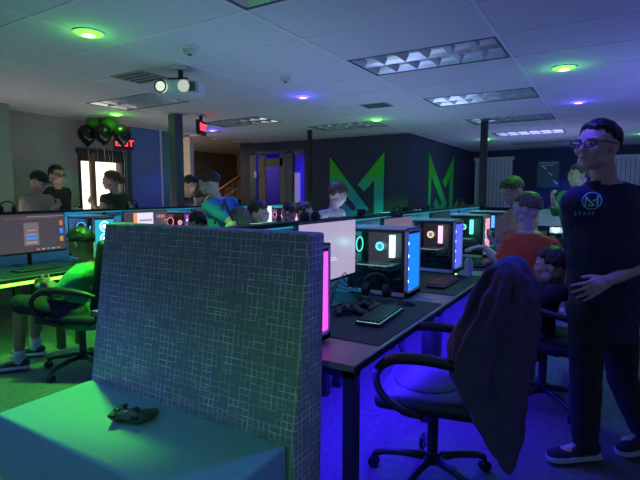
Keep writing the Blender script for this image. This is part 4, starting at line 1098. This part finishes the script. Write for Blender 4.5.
# ---- boy with the backpack
J = stand((-3.32, 3.52), R(95), 1.62)
D = 4.68
for k, (px, py, d) in dict(head=(209,184,D), neck=(217,198,D), shl=(209,206,D-.15), shr=(232,203,D+.12), chest=(222,215,D), waist=(224,238,D), pelvis=(224,258,D), ell=(233,224,D-.2), wrl=(222,234,D-.3)).items(): J[k] = PH(px, py, d)
J['hf'] = -RT*.92-FH*.1-UZ*.28
t, P, M3, hs, s, sh = person('person', 'dark-haired boy in a blue t-shirt wearing a backpack, facing left', J, pale, hbrown, cloth('blue_tee', (.03,.18,.42)), cloth('dark_shorts', ()), 'short', vox=.007, hs=.94, sleeve=.6)
bp = thing('backpack', 'olive backpack with dark straps on the back of the boy in blue', 'backpack', tuple(PH(240,228,D)-V((0,0,0))))
bc = V((0,0,0)); b = MB(); b.sph(bc, (.13,.16,.22)).sph(bc+RT*.05-UZ*.05, (.10,.12,.13)); o = b.build('bag', cloth('olive_bag', (.10,.12,.07)), bp, smooth=True); remesh(o, .01, 3, .5, .02)
MB().cap(bc+RT*.14-UZ*.12, bc+RT*.14+UZ*.0, .035, .03).build('front_pocket', cloth('olive_bag', ()) if False else _m['cloth_olive_bag'], bp, smooth=True)
for (a, b_) in ((PH(226,200,D-.14), PH(214,224,D-.22)), (PH(224,199,D-.17), PH(236,226,D-.2))):
    q = [a.lerp(b_, k/6)-FH*.03*math.sin(math.pi*k/6) for k in range(7)]
    MB().tube(q, .016, 8, flat=.4).build('strap', black, bp, smooth=True, world=True)
# ---- boy in front of the emblem
J = stand((-2.82, 4.70), R(-70), 1.56)
D = 5.3
for k, (px, py, d) in dict(head=(338,195,D), neck=(333,209,D), shl=(340,215,D+.15), shr=(323,216,D-.15), chest=(332,224,D), waist=(331,240,D), pelvis=(331,255,D)).items(): J[k] = PH(px, py, d)
J['hf'] = RT*.85-FH*.25-UZ*.42
person('person', 'brown-haired boy in a pale shirt looking down in front of the emblem', J, lightsk, hmid, cloth('cream_shirt', (.55,.55,.42)), cloth('dark_shorts', ()), 'bowl', vox=.007, hs=.96, sleeve=.6)
# ---- heads of seated gamers
def gamer(px, py, d, yaw, lab, hm, st='short', hdset=False, H=1.5, seat=True):
    h = PH(px, py, d); f = V((-math.sin(yaw), math.cos(yaw), 0))
    base = h-f*.05; q = .50+.075*H/1.6
    J = sit((base.x, base.y), yaw, H, .50, .05)
    dz = h.z-J['head'].z
    for k in ('pelvis','waist','chest','neck','head','shl','shr','ell','elr','wrl','wrr'): J[k].z += dz*{'pelvis':.0,'waist':.2,'chest':.55}.get(k, 1.)
    J['hf'] = f-UZ*.15
    person('person', lab, J, pale, hm, cloth('dark_hoodie', (.03,.035,.05)), cloth('dark_shorts', ()), st, vox=.010, sleeve=1.5, dens=110)
    if seat: dup(ch0, (base.x, base.y, 0), yaw, 'office chair of the '+lab, 'office chairs')
    if hdset:
        t = headset(lab.replace('gamer', 'headset worn by the gamer').replace('seated', ''), tuple(h-UZ*.085), yaw, sc=1.05)
gamer(262, 215, 4.8, R(-85), 'gamer with dark curly hair behind the divider left of the emblem', hbrown, 'curly')
gamer(307, 213, 5.75, R(-85), 'gamer with green-lit hair seated just above the pale monitor', hmid, 'short')
gamer(194, 224, 5.1, R(95), 'gamer whose dark hair shows just above the bench top', hblack, 'short')
gamer(287, 213, 6.3, R(95), 'distant gamer seated in front of the pink-lit computers', hblack, 'short')
# ---- people at the counter on the left
J = stand((-5.62, 3.05), R(-80), 1.50)
D = 5.35
for k, (px, py, d) in dict(head=(39,182,D), neck=(36,194,D), shl=(48,200,D+.1), shr=(26,200,D-.1), chest=(37,206,D), waist=(37,222,D), pelvis=(37,236,D), ell=(52,212,D), wrl=(58,205,D-.1), elr=(24,216,D-.1), wrr=(30,224,D-.2)).items(): J[k] = PH(px, py, d)
J['hf'] = RT*.85-FH*.15-UZ*.35
t, P, M3, hs, s, sh = person('person', 'child in a black cap and light tan sweatshirt leaning at the counter', J, pale, hblack, cloth('tan_sweat', (.42,.36,.27)), cloth('dark_shorts', ()), 'crop', vox=.009, hs=.9, sleeve=1.6, dens=90)
cp = MB(); cp.sph(P(0,-.01,.06), (.088*hs,.108*hs,.078*hs), M3, 20, 12).sph(P(0,.10,.045), (.06*hs,.06*hs,.012*hs), M3, 16, 8)
cp.build('cap', black, t, smooth=True, world=True)
J = stand((-6.5, 3.75), R(-60), 1.80)
D = 6.5
for k, (px, py, d) in dict(head=(57,175,D), neck=(56,188,D)).items(): J[k] = PH(px, py, d)
J['hf'] = RT*.75-FH*.4-UZ*.1
t, P, M3, hs, s, sh = person('person', 'man with glasses in a black t-shirt standing behind the counter', J, pale, hblack, cloth('black_shirt', (.014,.014,.018)), cloth('dark_shorts', ()), 'short', vox=.009, sleeve=.7, dens=90)
gg = MB()
for sd in (-1, 1):
    gg.tube([P(sd*.033+.026*math.cos(a), .108, .004+.018*math.sin(a)) for a in [2*math.pi*k/14 for k in range(14)]], .004, 5, closed=True)
    gg.tube([P(sd*.060,.106,.012), P(sd*.087,.0,.012)], .004, 5)
gg.build('glasses', black, t, smooth=True, world=True)
J = stand((-5.55, 4.05), R(80), 1.62)
D = 6.25
for k, (px, py, d) in dict(head=(111,181,D), neck=(115,193,D), shl=(105,199,D-.15), shr=(122,197,D+.15), chest=(115,204,D), ell=(101,213,D-.2), wrl=(94,205,D-.2)).items(): J[k] = PH(px, py, d)
J['hf'] = -RT*.95-FH*.1-UZ*.05
t, P, M3, hs, s, sh = person('person', 'woman with hair tied back in a dark vest against the bright door', J, pale, hmid, cloth('dark_vest', (.035,.055,.035)), cloth('dark_shorts', ()), 'back', vox=.009, sleeve=.12, dens=110)
MB().sph(P(0,-.13,.0), (.05,.045,.055), M3).build('hair_bun', hmid, t, smooth=True, world=True)
J = stand((-5.85, 5.40), R(-85), 1.66)
J['head'] = PH(190,184,7.6); J['neck'] = PH(187,196,7.6); J['hf'] = RT*.8-FH*.2-UZ*.5
person('person', 'dark-haired boy looking down just right of the square pillar', J, pale, hblack, cloth('dark_hoodie', ()), cloth('dark_shorts', ()), 'bowl', vox=.010, dens=90)
J = stand((-5.50, 5.18), R(-60), 1.40)
J['head'] = PH(199,198,7.25); J['neck'] = PH(196,208,7.25); J['hf'] = RT*.8-FH*.3-UZ*.5
person('person', 'small child with brown hair between the pillar and the backpack boy', J, lightsk, hmid, cloth('dark_hoodie', ()), cloth('dark_shorts', ()), 'bowl', vox=.010, dens=90, hs=.85)
# ---------------------------------------------------------------- jacket over the chair back
jk = MB()
prof = [(262,505,519,.03), (266,497,526,.07), (273,489,531,.10), (285,483,534,.125), (300,475,536,.14), (318,466,537,.15), (336,457,536,.155), (355,450,533,.15), (372,450,529,.15), (392,458,525,.13), (410,467,522,.11), (430,478,519,.085), (450,489,517,.065), (464,498,515,.045), (473,504,511,.02)]
rings = []
for i, (py, xl, xr, dep_) in enumerate(prof):
    a = PH(xl, py, 1.95); b_ = PH(xr, py, 2.20); c = (a+b_)/2; u_ = (b_-a)*.5
    v_ = FH*dep_
    ring = []
    for k in range(72):
        th = 2*math.pi*k/72; fo = 1+.10*math.sin(5*th+i*.18)+.08*math.sin(11*th-i*.22+1)+.03*math.sin(17*th+i*.5)
        if i < 2: fo = 1+.03*math.sin(5*th)
        ring.append(jk.bm.verts.new(c+u_*math.cos(th)*fo+v_*math.sin(th)*fo+UZ*.006*math.sin(7*th)))
    rings.append(ring)
for i in range(len(rings)-1):
    for k in range(72): jk.bm.faces.new((rings[i][k], rings[i][(k+1) % 72], rings[i+1][(k+1) % 72], rings[i+1][k]))
jk.bm.faces.new(rings[0]); jk.bm.faces.new(rings[-1])
jt = thing('jacket', 'dark navy jacket draped over the back of the foreground office chair', 'jacket', (-.45, 2.38, 0))
o = jk.build('shell', cloth('jacket_navy', (.085,.065,.15)), jt, smooth=True, world=True); remesh(o, .008, 2, .4, .035)
sl = MB(); sl.chain([PH(462,332,2.0), PH(470,370,1.97), PH(489,420,2.0), PH(500,452,2.04)], [.035,.065,.06,.035])
sl.cap(PH(460,338,2.0), PH(452,352,2.02), .03, .03)
o = sl.build('sleeve', cloth('jacket_navy', ()), jt, smooth=True, world=True); remesh(o, .009, 4, .5, .03)
hd = MB(); hd.chain([PH(500,282,2.08), PH(512,274,2.12), PH(524,284,2.18)], [.07,.085,.06])
o = hd.build('hood', cloth('jacket_blue', (.05,.09,.20)), jt, smooth=True, world=True); remesh(o, .009, 4, .5, .03)
# ---------------------------------------------------------------- counter with things on it
ct = thing('counter', 'dark service counter below the bright door at the left', 'counter', (-6.05, 4.4, 0))
MB().bx(-.2, .2, -1.05, .6, .98, 1.02).build('countertop', black, ct, bevel=.004)
MB().bx(-.18, .18, -1.0, .55, 0, .98).build('front', mat('counter_dark', (.08,.08,.09), .6), ct)
for (px, r_, h, lab, m_) in ((75,.045,.20,'grey metal canister on the counter, left of the pair',mat('steel', (.45,.45,.47), .35, metal=.6)), (79,.04,.19,'grey metal canister on the counter, right of the pair',mat('steel', ()) )):
    p = PH(px, 205, 6.5); c_ = thing('canister', lab, 'canister', (p.x, p.y, 1.02)); c_.location = (-6.05, p.y*6.05/abs(p.x), 1.02)
    MB().lathe((0,0,0), [(r_,0), (r_,h), (r_*.7,h+.02)], 20).build('body', m_, c_, smooth=False); MB().sph((0,0,h+.03), .015).build('lid_knob', black, c_)
bt = thing('sauce_bottle', 'small dark red bottle on the counter beside the bright doorway', 'bottle', (-6.0, 3.86, 1.02))
MB().lathe((0,0,0), [(.03,0), (.032,.1), (.012,.14), (.012,.17)], 16).build('body', mat('dark_red', (.18,.02,.02), .3), bt, smooth=True); MB().cyl((0,0,.17), (0,0,.19), .013).build('cap', black, bt)
ppr = tag(MB().bx(-.004, 0, -.17, .17, -.22, .22).build('notice_sheet', mat('notice_paper', (.42,.43,.47), .8), None), 'pale blank notice sheet on the left wall behind the man in black', 'paper')
ppr.location = (-7.09, 4.13, 1.55)
# balloons
def balloon(p, col, lab, r_=.135):
    b = thing('balloon', lab, 'balloon', tuple(p), 0, 'balloons under the ceiling')
    prof = [(.008, -r_*1.38), (.02, -r_*1.3), (r_*.45, -r_*1.02), (r_*.8, -r_*.6), (r_, 0.0), (r_*.93, r_*.4), (r_*.7, r_*.75), (r_*.35, r_*.97), (.01, r_*1.04)]
    MB().lathe((0,0,0), prof, 24).build('skin', col, b, smooth=True)
    MB().lathe((0,0,-r_*1.46), [(.018,0), (.012,.01), (.006,.022)], 12).build('knot', col, b)
    MB().tube([(0,0,-r_*1.4), (.02,.01,-r_*1.4-.25), (-.02,.02,-r_*1.4-.5), (.01,0,-r_*1.4-.72)], .003, 5).build('ribbon', white_pl, b, smooth=True)
bb = mat('balloon_black', (.012,.012,.014), .2); bg = mat('balloon_green', (.10,.32,.03), .25)
for (px, py, d, m_, lab) in ((87,134,7.2,bb,'black balloon, leftmost under the ceiling'), (95,126,7.35,bg,'green balloon, left one of the green ones'), (103,133,7.15,bb,'black balloon between the two green ones'), (110,126,7.3,bg,'green balloon, right one of the green ones'), (107,131,7.55,bg,'small part of a green balloon low behind the others'), (122,134,7.1,bb,'black balloon, rightmost next to the blue wall panel')):
    balloon(PH(px, py, d), m_, lab)
# ---------------------------------------------------------------- lights
def area(loc, size, col, e, rot=(0,0,0), name='led_light'):
    l = bpy.data.lights.new(name, 'AREA'); l.shape = 'RECTANGLE'; l.size = size[0]; l.size_y = size[1]; l.color = col; l.energy = e
    o = bpy.data.objects.new(name, l); COL.objects.link(o); o.location = loc; o.rotation_euler = rot; return o
# strips under the desks, shining on the carpet
area((-1.25, 4.6, .62), (.4, 5.6), (.035,.012,1.), 110, name='under_desk_strip')
area((-.9, 2.6, .64), (.1, 1.6), (.035,.012,1.), 22, name='under_desk_strip')
area((-4.5, 2.9, .62), (.3, 3.2), (.12,1.,.1), 13, name='under_desk_strip')
area((-4.5, 5.8, .62), (.3, 2.4), (.1,.3,1.), 10, name='under_desk_strip')
# strips under the divider caps
area((XA-.83, 4.6, 1.20), (.05, 5.8), (.02,.6,1.), 9, (0, R(-35), 0), 'divider_strip')
area((XC-.83, 3.9, 1.20), (.05, 6.4), (.02,.45,1.), 10, (0, R(-35), 0), 'divider_strip')
# unseen fill lamps added to brighten the ceiling, set behind dividers and desks
area((-2.25, 4.7, .95), (.6, 5.6), (.38,.46,1.), 30, (math.pi, 0, 0), 'added_ceiling_fill')
area((-5.7, 3.8, .95), (.5, 5.), (1.,.93,.86), 16, (math.pi, 0, 0), 'added_ceiling_fill')
area((.8, 5.6, .90), (.6, 2.0), (.20,.22,1.), 28, (math.pi, 0, 0), 'added_ceiling_fill')
area((-1.0, 9.9, .95), (2.4, .8), (.35,.4,1.), 20, (math.pi, 0, 0), 'added_ceiling_fill')
# blue light inside the small room
area((-6.3, 9.6, 2.5), (1., 1.), (.04,.02,1.), 60, name='blue_room_lamp')
# unseen lamp added to brighten the stair and its handrail
area((-8.2, 7.6, 2.5), (.8, .8), (1.,.75,.5), 16, name='added_stair_fill')
wd = bpy.data.worlds.new('world'); scene.world = wd; wd.use_nodes = True
wd.node_tree.nodes['Background'].inputs[0].default_value = (.34,.42,1.,1); wd.node_tree.nodes['Background'].inputs[1].default_value = .25
vs = scene.view_settings; vs.view_transform = 'Standard'; vs.look = 'None'; vs.gamma = 1; vs.use_curve_mapping = False; vs.exposure = 0
